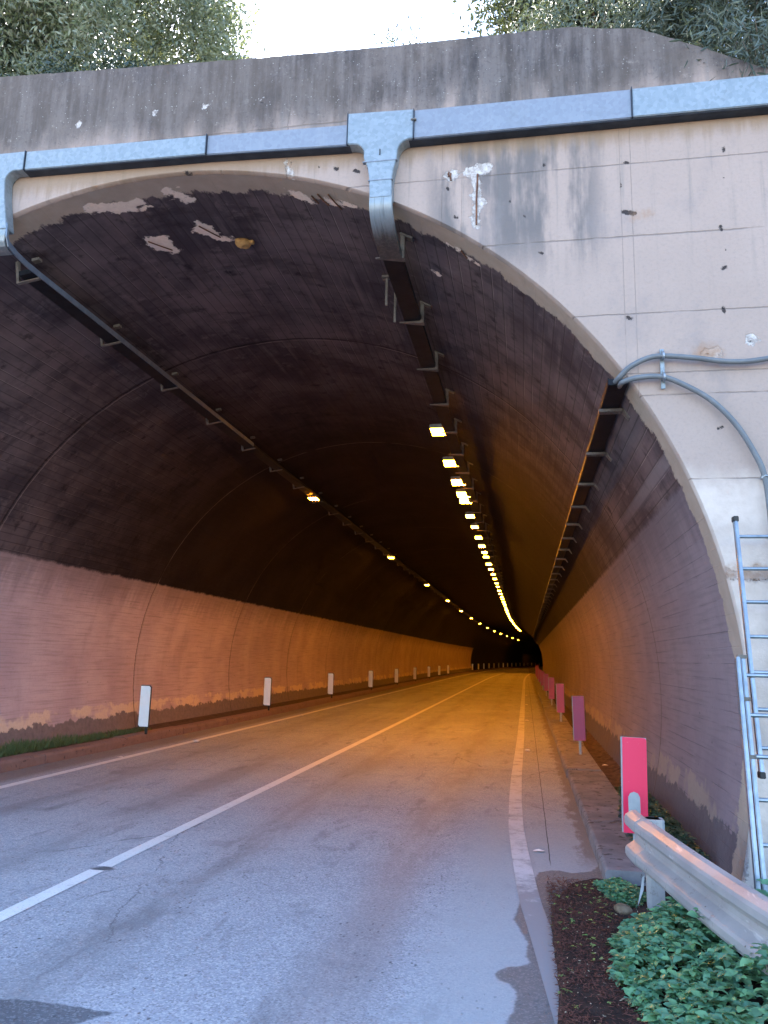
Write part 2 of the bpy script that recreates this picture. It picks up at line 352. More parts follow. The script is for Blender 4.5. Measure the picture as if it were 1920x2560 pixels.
# galvanised sheet
def galv(name, c1, c2, rough, metal=.55, spang=34):
    a = Mat(name, rough, metal); v = a.vor(spang, out='Color'); sg = a.n('ShaderNodeSeparateColor'); a.put(sg.inputs[0], v)
    c = a.mix(sg.outputs[0], c1, c2); c = a.mix(a.mul(a.step(a.noise(5, 5, .65), .55, .75), .3), c, (.17, .18, .18))
    c = a.mix(a.mul(a.step(a.noise(1, 4, .6, v=a.scale((14, 3, 1.4))), .58, .75), .25), c, (.32, .34, .36))
    a.color(c); a.bump(a.noise(4, 3, .5), .12, .01); M[name] = a.m
galv('galvanised', (.21, .245, .27), (.27, .305, .335), .5)
galv('galvanised_dull', (.205, .225, .27), (.235, .26, .305), .6)
a = Mat('rail_steel', .5, .35); f = a.noise(3, 5, .65); c = a.mix(a.step(f, .3, .7), (.33, .31, .315), (.42, .395, .395))
scr = a.mul(a.step(a.noise(1, 4, .7, v=a.scale((9, 1.2, 9))), .62, .68), .7); c = a.mix(scr, c, (.60, .58, .58))
c = a.mix(a.mul(a.step(a.noise(11, 5, .75), .58, .68), .5), c, (.20, .17, .155)); c = a.mix(a.mul(a.step(a.vor(9), .07, .03), .8), c, (.10, .06, .04))
a.color(c); a.put(a.b.inputs['Roughness'], a.math('ADD', a.mul(f, .3), .35)); a.bump(a.noise(6, 4, .6), .25, .012); M['rail_steel'] = a.m
a = Mat('curved_sheet', .5, .5); X, Y, Z = a.sep(); st = a.noise(1, 4, .7, v=a.scale((45, 2.5, 2.5)))
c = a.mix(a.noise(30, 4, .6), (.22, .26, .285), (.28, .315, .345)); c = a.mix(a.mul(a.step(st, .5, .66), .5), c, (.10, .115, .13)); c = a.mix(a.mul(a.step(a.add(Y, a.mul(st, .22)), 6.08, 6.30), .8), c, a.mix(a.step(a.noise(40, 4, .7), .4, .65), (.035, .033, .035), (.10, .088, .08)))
a.color(c); M['curved_sheet'] = a.m
simple('joint_and_shade', (.022, .028, .042), (.04, .05, .068), .6, .4)
simple('tray_steel', (.010, .012, .016), (.018, .020, .026), .6, .4, c3=(.03, .033, .04), thr=(.6, .75))
simple('tray_lip', (.11, .15, .21), (.17, .21, .27), .5, .5)  # left lip paler than its tray: daylight put into the colour
simple('bracket_steel', (.12, .105, .095), (.19, .17, .155), .6, .3, sc=20, c3=(.07, .05, .04), thr=(.55, .7))
simple('aluminium', (.20, .23, .27), (.28, .315, .365), .38, .7, sc=14, bump=.05)
simple('black_plastic', (.012, .012, .013), (.02, .02, .022), .6)
simple('conduit_plastic', (.105, .115, .13), (.14, .15, .165), .55, 0, bump=.08)
simple('rust', (.085, .035, .022), (.16, .07, .04), .95, 0, sc=30)
simple('foam', (.30, .17, .06), (.45, .27, .10), .9, 0, sc=14, bump=.6)
simple('lamp_housing', (.20, .20, .20), (.30, .30, .29), .5, .3)
simple('earth', (.050, .032, .024), (.105, .072, .055), .95, 0, sc=9, bump=1., c3=(.085, .035, .025), sc3=30)
simple('soil', (.022, .014, .012), (.045, .031, .026), .95, 0, sc=6, bump=1., c3=(.075, .06, .05), sc3=90, thr=(.64, .74))
simple('bark', (.06, .045, .035), (.14, .115, .095), .95, 0, sc=12, bump=.8)
simple('stone', (.10, .06, .035), (.20, .14, .09), .9, 0, sc=12, bump=.5)
simple('litter_white', (.55, .54, .52), (.75, .74, .72), .7, 0)
simple('straw', (.20, .14, .085), (.42, .34, .24), .9, 0)
simple('terrain_ground', (.34, .27, .19), (.44, .355, .26), .95, 0, sc=.4, bump=.5)
simple('hill_ground', (.07, .06, .035), (.13, .10, .065), .95, 0, sc=1.5, bump=.6)
# delineator faces
a = Mat('white_reflector', .35); a.color(a.mix(a.step(a.noise(14, 4, .6), .5, .8), (.93, .94, .95), (.86, .87, .88))); a.b.inputs['Coat Weight'].default_value = .3; M['white_reflector'] = a.m
def redm(name, c1, c2):
    a = Mat(name, .45); a.color(a.mix(a.mul(a.step(a.noise(55, 4, .7), .66, .72), .6), c1, c2)); M[name] = a.m
redm('red_reflector', (.80, .018, .085), (.78, .20, .25))
redm('faded_red', (.42, .065, .15), (.45, .14, .19))
simple('grey_plastic', (.27, .28, .30), (.34, .35, .36), .6)
# sodium lens: gives off light
a = Mat('sodium_lens', .4); a.color((.9, .6, .3)); a.put(a.b.inputs['Emission Color'], (1., .32, .012)); a.b.inputs['Emission Strength'].default_value = LAMP_STRENGTH; M['lens'] = a.m
def leafm(name, c1, c2, c3, tr=.25, rough=.55):
    a = Mat(name, rough); f = a.noise(3, 3, .6); r_ = a.n('ShaderNodeNewGeometry').outputs['Random Per Island']
    c = a.mix(r_, a.mix(a.step(f, .35, .65), c1, c2), c3); a.color(c)
    t = a.n('ShaderNodeBsdfTranslucent'); a.put(t.inputs[0], a.mix(.5, c, (.35, .40, .08)))
    mx = a.n('ShaderNodeMixShader'); mx.inputs[0].default_value = tr; o = a.t.nodes['Material Output']
    a.t.links.new(a.b.outputs[0], mx.inputs[1]); a.t.links.new(t.outputs[0], mx.inputs[2]); a.t.links.new(mx.outputs[0], o.inputs[0]); M[name] = a.m
leafm('olive_leaf', (.08, .10, .078), (.125, .15, .115), (.22, .24, .17), .28)
leafm('dark_leaf', (.012, .026, .019), (.022, .042, .03), (.04, .06, .045), .06)
leafm('oleander_leaf', (.025, .045, .038), (.045, .068, .055), (.08, .105, .088), .07)
leafm('nettle_leaf', (.055, .165, .11), (.09, .24, .155), (.17, .36, .16), .2, .45)
leafm('shoot_leaf', (.09, .18, .05), (.14, .26, .07), (.24, .34, .10), .3)
leafm('grass_blade', (.035, .075, .02), (.06, .11, .03), (.10, .14, .05), .2)
leafm('ivy_leaf', (.02, .05, .035), (.035, .075, .045), (.06, .11, .06), .12)
simple('needle_litter', (.06, .017, .012), (.13, .045, .03), .95, 0, sc=40, bump=0)

# ---------------------------------------------------------------- ground and road
def sweep_strip(name, xs, zs, ylist, mat, close=False, extra=None, smooth=False):
    """strip(s) following the tunnel's bend: xs/zs section points, ylist stations"""
    xs = np.array(xs, float); zs = np.array(zs, float); yl = np.array(ylist, float)
    V = np.stack([xs[None, :]+oxv(yl)[:, None], np.repeat(yl[:, None], len(xs), 1), zs[None, :]+ozv(yl)[:, None]], -1).reshape(-1, 3)
    me = np_mesh(name, V, grid_faces(len(yl), len(xs)), smooth)
    o = link(name, me, mat); return o
YL = list(np.arange(-2, 12, .5))+list(np.arange(12, 40, 1.5))+list(np.arange(40, 120, 3))+list(np.arange(120, 262, 4))
def seg_dist(px, pz, a, b):
    a = np.array(a, float); b = np.array(b, float); d = b-a
    t = np.clip(((px-a[0])*d[0]+(pz-a[1])*d[1])/(d@d+1e-12), 0, 1)
    return np.hypot(px-a[0]-t*d[0], pz-a[1]-t*d[1])
def poly_sdf(px, py, P):
    D = np.full(px.shape, 1e9); ins = np.zeros(px.shape, bool); n = len(P)
    for i in range(n):
        a, b = P[i], P[(i+1) % n]; D = np.minimum(D, seg_dist(px, py, a, b))
        cnd = ((a[1] > py) != (b[1] > py)) & (px < (b[0]-a[0])*(py-a[1])/(b[1]-a[1]+1e-12)+a[0]); ins ^= cnd
    return np.where(ins, -D, D)
# terrain
me = np_mesh('ground', [(-400, -400, -.06), (400, -400, -.06), (400, 6.3, -.06), (-400, 6.3, -.06)], [(0, 1, 2, 3)])
tag(link('ground', me, M['terrain_ground']), 'open ground around the tunnel mouth', kind='structure')
# road: one fine sheet near the camera, continuing to the far end
xs = np.concatenate([np.arange(-8.2, -4.2, .25), np.arange(-4.2, 1.05, .05), [1.05, 1.3]])
yl = np.concatenate([np.arange(-60, -2, 4), np.arange(-2, 2.5, .5), np.arange(2.5, 9, .05), np.arange(9, 30, .5), np.arange(30, 120, 2), np.arange(120, 262, 4)])
XX = np.repeat(xs[None], len(yl), 0); YY = np.repeat(yl[:, None], len(xs), 1)
V = np.stack([XX+oxv(yl)[:, None], YY, np.zeros_like(XX)+ozv(yl)[:, None]], -1).reshape(-1, 3)
me = np_mesh('road', V, grid_faces(len(yl), len(xs)), True)
wetP = [(2, 7.3), (.61, 7.15), (.50, 6.88), (.35, 6.80), (.22, 6.86), (.09, 6.75), (.04, 6.46), (-.05, 5.91), (-.09, 5.55), (-.04, 5.29), (0, 5.14), (-.01, 4.94), (.01, 4.77), (-.10, 4.72), (-.18, 4.64), (-.16, 4.53), (-.08, 4.46), (-.06, 4.35), (-.07, 4.16), (-.14, 3.9), (-.1, -60), (2, -60)]
attr(me, 'wet', poly_sdf(XX.ravel(), YY.ravel(), wetP))
patP = [(-2.5, 3.72), (-2.28, 3.735), (-1.9, 3.70), (-1.98, 3.57), (-2.2, 3.4), (-2.7, 3.2)]
attr(me, 'patch', poly_sdf(XX.ravel(), YY.ravel(), patP))
tag(link('road', me, M['asphalt']), 'grey asphalt road running into the tunnel', kind='structure')
# road markings, 4 mm above
def marking(xf, w, ylist, mat, label):
    L = []; 
    for y in ylist:
        x = xf(y); z = oz(y)+.004; L += [(x-w/2+ox(y), y, z), (x+w/2+ox(y), y, z)]
    n = len(ylist); me = np_mesh('road_marking', L, [(2*i, 2*i+1, 2*i+3, 2*i+2) for i in range(n-1)])
    return tag(link('road_marking', me, mat), label, kind='structure')
ml = list(np.arange(5.98, 30, .6))+list(np.arange(30, 250, 3))
marking(lambda y: -3.245, .125, [2, 3, 4, 5, 5.87], M['paint'], 'near piece of the white centre line')
marking(lambda y: -3.245, .125, ml, M['paint'], 'white centre line running into the tunnel')
marking(lambda y: -6.25+.004*min(y-8, 40)*0, .13, list(np.arange(-2, 30, 1))+list(np.arange(30, 250, 3)), M['paint'], 'white edge line along the left kerb')
ex = [4.0, 4.54, 5.1, 5.91, 6.56, 7.31, 8.43, 9.91, 12, 18, 260]; ev = [.20, .15, .10, .02, -.02, -.06, -.11, -.135, -.145, -.12, -.12]
marking(lambda y: float(np.interp(y, ex, ev)), .15, list(np.arange(3, 12, .2))+list(np.arange(12, 30, .6))+list(np.arange(30, 250, 3)), M['paint_old'], 'worn white edge line on the right of the road')
# pavements, gutters and kerbs
def kerb(name, x0, x1, h, y0, lab, mat, segl=1.0, r=.025):
    """raised kerb made of stones with thin gaps, following the bend"""
    mb = MB(); y = y0
    sec = [(x0, -.05), (x0, h-r), (x0+r*.4*(1 if x1 > x0 else -1), h-r*.3), (x0+r*(1 if x1 > x0 else -1), h), (x1, h), (x1, -.05)]
    rd = random.Random(3)
    while y < 250:
        L = segl if y < 60 else 6.0; j = rd.uniform(-.012, .012) if y < 60 else 0; jz = rd.uniform(-.008, .008) if y < 60 else 0
        a_, b_ = y+.006, y+L-.006
        vs = [(x+ox(a_)+j, a_, z+oz(a_)+jz) for x, z in sec]+[(x+ox(b_)+j, b_, z+oz(b_)+jz) for x, z in sec]; n = len(sec)
        mb.add(vs, [tuple(range(n)), tuple(range(2*n-1, n-1, -1))]+[(i, i+n, (i+1) % n+n, (i+1) % n) for i in range(n)]); y += L
    return tag(mb.build(name, mat), lab, kind='structure')
kerb('kerb', .585, 1.08, .125, 6.45, 'broad low concrete kerb along the right wall', M['kerb_concrete'], 1.9)
kerb('kerb', -6.97, -7.22, .15, 6.05, 'low reddish concrete kerb along the left wall', M['left_kerb'], 2.4, .04)
yy_ = [6.03]+[y for y in YL if y > 6.1]
tag(sweep_strip('pavement', [-7.22, -7.5, -7.9], [.142, .14, .16], yy_, M['earth']), 'narrow dirty strip between left kerb and wall', kind='structure')
# damp channel between right kerb and wall, rough surface
xs = np.linspace(1.06, 1.62, 14); yl = np.concatenate([np.arange(6.03, 22, .08), np.arange(22, 120, 2), np.arange(120, 262, 5)])
rr = rng.normal(0, .006, (len(yl), len(xs)))
V = np.stack([xs[None]+oxv(yl)[:, None]+0*rr, yl[:, None]+0*rr, .045+.10*np.clip((xs-1.25)/.3, 0, 1)[None]+ozv(yl)[:, None]+rr], -1).reshape(-1, 3)
tag(link('drain_channel', np_mesh('drain_channel', V, grid_faces(len(yl), len(xs)), True), M['earth']), 'muddy drainage channel between right kerb and wall', kind='structure')
# soil beside the road, breaking through the asphalt along an irregular edge
dirtP = [(.72, 6.62), (.49, 6.62), (.32, 6.45), (.22, 6.15), (.16, 5.86), (.14, 5.29), (.15, 4.84), (.15, 4.46), (.12, 4.0), (.10, 2.0), (.2, -20), (12, -20), (12, 6.62)]
xs = np.concatenate([np.arange(-.1, 2.4, .03), np.arange(2.4, 12, .4)]); yl = np.concatenate([np.arange(-20, 2.6, .6), np.arange(2.6, 6.62, .03), [6.62]])
XX, YY = np.meshgrid(xs, yl); sd_ = poly_sdf(XX.ravel(), YY.ravel(), dirtP).reshape(XX.shape)
fn = np.array([mnoise.noise(Vector((x*6, y*6, 0)))*.5+mnoise.noise(Vector((x*21, y*21, 3)))*.3+mnoise.noise(Vector((x*60, y*60, 5)))*.15 for x, y in zip(XX.ravel(), YY.ravel())]).reshape(XX.shape)
ZZ = np.clip(-(sd_+.03*fn)*.9, -.05, .03)+.014*fn+.10*np.clip((XX-1.0), 0, 1)
def soil_z(x, y):
    return float(.03+.10*max(0, min(1, x-1.0)))
V = np.stack([XX, YY, ZZ], -1).reshape(-1, 3)
tag(link('soil', np_mesh('soil', V, grid_faces(len(yl), len(xs)), True), M['soil']), 'bare dark soil beside the road', kind='structure')

# ---------------------------------------------------------------- tunnel lining
th0 = math.pi-math.asin((-.12-ZC)/RT)      # left foot
th1 = math.asin((-.12-ZC)/RT)              # right foot (negative)
NT = 300
th = np.linspace(th0, th1, NT)
yl = np.concatenate([np.arange(6.04, 8.3, .045), np.arange(8.3, 30, .3), np.arange(30, 120, 1.5), np.arange(120, 266, 4)])
TH, YY = np.meshgrid(th, yl)
X0 = XC+RT*np.cos(TH); Z0 = ZC+RT*np.sin(TH)
V = np.stack([X0+oxv(YY), YY, Z0+ozv(YY)], -1).reshape(-1, 3)
me = np_mesh('lining', V, grid_faces(len(yl), NT), True)
arc = (math.pi/2-TH)*RT; attr(me, 'arc', arc); attr(me, 'hgt', Z0)
def A(x): return math.asin((x-XC)/RT)*RT
S = np.full(arc.shape, 9.)
for (xa, ya, xb, yb, r) in [(-3.83, 7.04, -3.80, 7.12, .125), (-3.72, 7.24, -3.70, 7.26, .05), (-3.27, 6.90, -3.21, 7.02, .10), (-3.20, 7.10, -3.18, 7.12, .04), (-3.15, 7.10, -3.05, 7.14, .035), (-4.15, 6.30, -3.70, 6.34, .07), (-3.95, 6.38, -3.62, 6.46, .035), (-3.30, 6.26, -3.22, 6.38, .07),
                            (-2.10, 6.26, -1.95, 6.34, .05), (-1.80, 6.34, -1.55, 6.30, .03), (-.62, 6.30, -.4, 6.36, .025), (-.83, 7.0, -.82, 7.1, .012), (-2.5, 9.3, -2.3, 9.36, .02)]:
    S = np.minimum(S, seg_dist(arc, YY, (A(xa), ya), (A(xb), yb))-r)
S = np.minimum(S, seg_dist(arc, YY, (A(1.42), 10.2), (A(1.42), 10.2))-.03)
attr(me, 'spall', np.minimum(S, 1.))
tunnel = empty('road_tunnel', (XC, 6, 0), 'curved concrete tunnel vault, sooty black above and paler along the walls', 'tunnel')
lin = link('lining', me, M['lining']); lin.parent = tunnel; lin.matrix_parent_inverse = Matrix.Translation((-XC, -6, 0))
def under(o, root):
    o.parent = root; o.matrix_parent_inverse = Matrix.Translation(-root.location); return o
# added unseen cap keeps outside light from entering at the far end
n = 60; ye = 264
vs = [(XC+RT*math.cos(t)+ox(ye), ye, ZC+RT*math.sin(t)+oz(ye)) for t in np.linspace(th0, th1, n)]
eb = MB().add(vs, [tuple(range(n))]).build('added_end_cap', M['lining']); under(eb, tunnel)
# exposed reinforcement where the concrete broke away
def onvault(x, y, off=0.): 
    t = math.acos((x-XC)/RT); return Vector((XC+(RT-off)*math.cos(t)+ox(y), y, ZC+(RT-off)*math.sin(t)+oz(y)))
for xa, ya, xb, yb in [(-3.90, 6.98, -3.74, 7.22), (-3.28, 6.86, -3.14, 7.10), (-1.83, 6.20, -1.76, 6.36), (-1.72, 6.17, -1.64, 6.38), (-1.9, 6.25, -1.86, 6.36), (-.52, 6.28, -.47, 6.36)]:
    under(MB().tube([onvault(xa, ya, .012), onvault((xa+xb)/2, (ya+yb)/2, .014), onvault(xb, yb, .012)], .007, 6).build('rebar', M['rust']), tunnel)

# ---------------------------------------------------------------- portal wall (facade)
RA = RT+.014
def ztop(x):
    return np.interp(x, [-16, -5.1, -3.7, -2.39, -1.21, -.2, .46, .69, .99, 1.43, 1.99, 4, 9], [7.6, 7.25, 7.18, 7.12, 7.08, 7.07, 7.06, 7.01, 6.97, 6.75, 6.45, 5.2, 2.5])
xl = np.concatenate([np.arange(-16, XC-RA, .5), XC-RA*np.cos(np.linspace(0, math.pi, 620)), np.arange(XC+RA+.02, 2.6, .02), np.arange(2.6, 9.01, .3)])
jag = np.array([.010*mnoise.noise(Vector((x*7, 1, 0)))+.006*mnoise.noise(Vector((x*28, 4, 0))) for x in xl])
zt = ztop(xl)+jag
inn = np.abs(xl-XC) <= RA-1e-9
zb = np.where(inn, ZC+np.sqrt(np.maximum(RA**2-(xl-XC)**2, 0)), -.12)
NR = 300
tt = np.linspace(0, 1, NR)
XX = np.repeat(xl[None], NR, 0); ZZ = zb[None]+(zt-zb)[None]*tt[:, None]
V = np.stack([XX, np.full_like(XX, YP), ZZ], -1).reshape(-1, 3)
Fq = grid_faces(NR, len(xl))
nv = len(V)
# below the springing: two pieces between arch and the outer verticals
def side(sgn):
    zz = np.linspace(-.12, ZC, 90); xi = XC+sgn*np.sqrt(RA**2-(zz-ZC)**2); xo = np.full_like(xi, XC+sgn*RA)
    return np.stack([np.stack([xi, np.full_like(xi, YP), zz], -1), np.stack([xo, np.full_like(xi, YP), zz], -1)], 1).reshape(-1, 3)
parts = [V]; faces = [Fq]; off = nv
for sg_ in (1, -1):
    sv = side(sg_); parts.append(sv); fq = grid_faces(90, 2, sg_ < 0)+off; faces.append(fq); off += len(sv)
# reveal: from facade edge into the lining
al = np.linspace(th0, th1, 360)
jg = np.array([.012*mnoise.noise(Vector((t*30, 2, 0)))+.008*mnoise.noise(Vector((t*90, 7, 0))) for t in al])
P0 = np.stack([XC+RA*np.cos(al), np.full_like(al, YP), ZC+RA*np.sin(al)], -1)
P1 = np.stack([XC+(RT+.006+jg*.4)*np.cos(al), np.full_like(al, YP+.010), ZC+(RT+.006+jg*.4)*np.sin(al)], -1)
P2 = np.stack([XC+RT*np.cos(al), np.full_like(al, YP+.05), ZC+RT*np.sin(al)], -1)
sv = np.stack([P0, P1, P2], 0).reshape(-1, 3); parts.append(sv); faces.append(grid_faces(3, 360)+off); off += len(sv)
# top and back of the parapet
top = np.stack([np.stack([xl, np.full_like(xl, YP), zt], -1), np.stack([xl, np.full_like(xl, YP+.02), zt+.015], -1), np.stack([xl, np.full_like(xl, YP+.38), zt+.015], -1), np.stack([xl, np.full_like(xl, YP+.4), zt-.9], -1)], 0).reshape(-1, 3)
parts.append(top); faces.append(grid_faces(4, len(xl))+off)
V = np.concatenate(parts); me = np_mesh('portal_wall', V, np.concatenate(faces))
fx, fz = V[:, 0].astype(float), V[:, 2].astype(float)
def field(L):
    S = np.full(fx.shape, 9.)
    for xa, za, xb, zb_, r in L: S = np.minimum(S, seg_dist(fx, fz, (xa, za), (xb, zb_))-r)
    return np.minimum(S, 1.)
attr(me, 'spall', field([(-.43, 5.74, -.30, 5.78, .05), (-.37, 5.70, -.38, 5.25, .03), (-.38, 5.50, -.35, 5.45, .05), (-.60, 5.73, -.56, 5.73, .04), (-2.08, 6.0, -2.03, 5.86, .022), (1.42, 4.02, 1.44, 4.02, .05), (1.72, 4.12, 1.74, 4.13, .035), (-2.9, 6.66, -2.88, 6.66, .012), (-3.4, 6.64, -3.4, 6.66, .012), (-4.2, 6.60, -4.18, 6.63, .014),
                          (-2.35, 6.67, -2.34, 6.69, .012), (1.45, 2.32, 1.9, 2.30, .035), (1.46, .2, 1.46, .8, .015)]))
attr(me, 'hole', field([(.82, 5.27, .90, 5.25, .020), (.84, 5.72, .86, 5.71, .012), (.82, 4.35, .84, 4.34, .014), (1.55, 4.72, 1.57, 4.73, .014), (1.535, 4.39, 1.54, 4.36, .014), (1.61, 5.77, 1.61, 5.74, .012), (1.60, 5.50, 1.60, 5.50, .008), (1.55, 5.08, 1.56, 5.05, .012), (1.58, 4.88, 1.58, 4.88, .008),
                         (.19, 5.76, .19, 5.75, .012), (.14, 4.96, .17, 4.95, .010), (1.45, 3.42, 1.48, 3.43, .010), (.80, 5.52, .80, 5.50, .008), (-.10, 5.45, -.10, 5.44, .008), (.02, 5.3, .03, 5.29, .008), (1.36, 2.66, 1.36, 2.66, .01),
                         (-1.62, 5.90, -1.60, 5.89, .018), (-1.44, 5.86, -1.41, 5.85, .018), (-1.78, 5.93, -1.77, 5.93, .008), (-4.08, 5.85, -4.03, 5.82, .018), (-3.05, 6.0, -3.0, 5.99, .015), (-2.7, 5.98, -2.72, 5.97, .012), (-2.03, 6.0, -2.05, 5.80, .005), (-2.88, 6.62, -2.88, 6.62, .006), (-2.35, 6.64, -2.34, 6.64, .006),
                         (1.7, 4.1, 1.72, 4.1, .008), (-.63, 5.62, -.62, 5.60, .012), (-.56, 5.34, -.54, 5.33, .012), (1.42, 2.28, 1.95, 2.27, .006), (1.40, 4.02, 1.41, 4.02, .006)]))
attr(me, 'rust', field([(1.38, 4.02, 1.42, 4.02, .07), (.90, 5.23, 1.0, 5.23, .02), (1.45, 2.33, 1.9, 2.32, .04)]))
portal = tag(link('portal_wall', me, M['facade']), 'weathered board-marked concrete wall around the tunnel mouth, dark-stained parapet on top', 'wall')
for xa, za, xb, zb_, nm in [(-.365, 5.72, -.375, 5.25, 'rebar'), (-.595, 5.75, -.592, 5.68, 'rebar'), (-.61, 5.76, -.612, 5.72, 'rebar')]:
    MB().tube([(xa, 5.992, za), ((xa+xb)/2-.004, 5.988, (za+zb_)/2), (xb, 5.992, zb_)], .008, 6).build(nm, M['rust'], portal)

# hillside above and behind
xs = np.linspace(-60, 60, 90); yl = np.concatenate([np.linspace(6.38, 9, 10), np.linspace(10, 120, 40)])
XX, YY = np.meshgrid(xs, yl)
ZZ = np.interp(XX, [-60, -16, -5, 0, 1, 2, 4, 9, 60], [7.6, 7.5, 7.15, 6.95, 6.85, 6.4, 6.2, 6.2, 7])+(YY-6.4)*.10+.12*np.array([mnoise.noise(Vector((x*.6, y*.6, 0))) for x, y in zip(XX.ravel(), YY.ravel())]).reshape(XX.shape)*np.clip(YY-6.4, 0, 1)
tag(link('hillside', np_mesh('hillside', np.stack([XX, YY, ZZ], -1).reshape(-1, 3), grid_faces(len(yl), len(xs)), True), M['hill_ground']), 'scrubby hill over the tunnel', kind='structure')

# ---------------------------------------------------------------- galvanised cable ducts on the facade
YF, YB = 5.885, 5.995
du = empty('cable_duct', (-1.2, 5.9, 6.2), 'galvanised cable duct across the portal wall with a neck curving down into the arch', 'duct')
def quadprism(pts, mat, name, y0=YF, y1=YB, root=du, bev=.006): return under(MB().prism(pts, y0, y1).build(name, mat, bevel=bev), root)
quadprism([(-4.62, 6.100), (-2.805, 6.082), (-2.805, 6.272), (-4.62, 6.290)], M['galvanised'], 'duct_cover')
quadprism([(-2.797, 6.080), (-1.495, 6.040), (-1.495, 6.240), (-2.797, 6.270)], M['galvanised_dull'], 'duct_cover', YF+.006)
quadprism([(-.905, 6.040), (.893, 6.040), (.893, 6.303), (-.905, 6.312)], M['galvanised_dull'], 'duct_cover')
quadprism([(.900, 6.042), (3.0, 6.040), (3.0, 6.310), (.900, 6.303)], M['galvanised'], 'duct_cover', YF-.006)
def arcpts(cx, cz, r, a0, a1, n=8): return [(cx+r*math.cos(R(a0+(a1-a0)*i/n)), cz+r*math.sin(R(a0+(a1-a0)*i/n))) for i in range(n+1)]
neck = [(-1.490, 6.335), (-.912, 6.315), (-.912, 6.04)]+arcpts(-.925, 5.915, .12, 85, 170, 6)+[(-1.05, 5.86), (-1.075, 5.76), (-1.088, 5.66), (-1.085, 5.50), (-1.275, 5.50), (-1.282, 5.68), (-1.30, 5.80), (-1.335, 5.88), (-1.338, 5.92)]+arcpts(-1.435, 5.93, .10, 0, 85, 6)+[(-1.490, 6.036)]
quadprism(neck, M['galvanised'], 'junction_plate', YF-.012)
# seams on the neck and joint studs
for z, x0, x1 in ((5.845, -1.345, -1.045), (5.665, -1.29, -1.08)): under(MB().box(x0, x1, YF-.016, YF+.02, z-.004, z+.004).build('seam_strip', M['galvanised_dull']), du)
for x, z0, z1 in ((-1.492, 6.04, 6.333), (-.908, 6.035, 6.316), (.897, 6.036, 6.312), (-2.80, 6.078, 6.275)): under(MB().box(x-.003, x+.003, YF-.018, YF+.02, z0, z1).build('joint_strip', M['joint_and_shade']), du)
under(MB().box(-.93, -.885, YF-.022, YF, 6.205, 6.218).build('clip', M['bracket_steel']), du)
under(MB().box(-1.199, -1.191, YF-.020, YF, 5.90, 5.955).build('slot', M['black_plastic']), du)
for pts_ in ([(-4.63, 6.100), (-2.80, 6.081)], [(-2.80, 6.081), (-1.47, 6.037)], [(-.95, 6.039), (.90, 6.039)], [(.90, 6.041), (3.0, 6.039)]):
    (x0_, z0_), (x1_, z1_) = pts_; quadprism([(x0_, z0_-.008), (x1_, z1_-.008), (x1_, z1_-.0005), (x0_, z0_-.0005)], M['joint_and_shade'], 'underside_shade', YF+.014, YB, bev=0)  # dark strip added below the covers as painted underside shade
# curved sheet from the neck into the tunnel
def ribbon(path, w0, w1, th_, x0, x1=None):
    """flat box section following a path in y,z; x0 centre start, x1 centre end"""
    mb = MB(); n = len(path); vs = []; x1 = x0 if x1 is None else x1
    for i, (y, z) in enumerate(path):
        a_ = path[max(i-1, 0)]; b_ = path[min(i+1, n-1)]; ty, tz = b_[0]-a_[0], b_[1]-a_[1]; l = math.hypot(ty, tz); ny, nz = -tz/l, ty/l
        if ny > 0 or (abs(ny) < 1e-6 and nz > 0): ny, nz = -ny, -nz
        t = i/(n-1); w = w0+(w1-w0)*t; x = x0+(x1-x0)*t
        vs += [(x-w/2, y, z), (x+w/2, y, z), (x+w/2, y-ny*th_, z-nz*th_), (x-w/2, y-ny*th_, z-nz*th_)]
    fs = [(0, 1, 2, 3), (4*n-1, 4*n-2, 4*n-3, 4*n-4)]
    for i in range(n-1):
        for k in range(4): fs.append((4*i+k, 4*i+(k+1) % 4, 4*i+4+(k+1) % 4, 4*i+4+k))
    return mb.add(vs, fs)
pth = [(p.y, p.z) for p in spline([(0, YF-.008, 5.51), (0, YF-.002, 5.44), (0, YF+.03, 5.385), (0, YF+.10, 5.335), (0, YF+.22, 5.295), (0, YF+.40, 5.27), (0, YF+.60, 5.262)], 5)]
under(ribbon(pth, .192, .20, .06, -1.18, -1.185).build('curved_cover', M['curved_sheet']), du)

# ---------------------------------------------------------------- trays inside
def tray_mesh(pt_fn, y0, y1, w, d, lip=.0):
    """open channel following the bend; pt_fn(y) -> centre, unit across, unit outward(to the wall)"""
    ys = list(np.arange(y0, min(y1, 40), 1.5))+list(np.arange(40, y1, 4))+[y1]; mb = MB(); vs = []
    for y in ys:
        c, ac, up = pt_fn(y)
        vs += [c-ac*w/2, c+ac*w/2, c+ac*w/2+up*d, c-ac*w/2+up*d]
    n = len(ys); fs = [(0, 1, 2, 3), (4*n-1, 4*n-2, 4*n-3, 4*n-4)]
    for i in range(n-1):
        for k in range(4): fs.append((4*i+k, 4*i+(k+1) % 4, 4*i+4+(k+1) % 4, 4*i+4+k))
    return mb.add(vs, fs), ys
XV, YV, ZV = Vector((1, 0, 0)), Vector((0, 1, 0)), Vector((0, 0, 1))
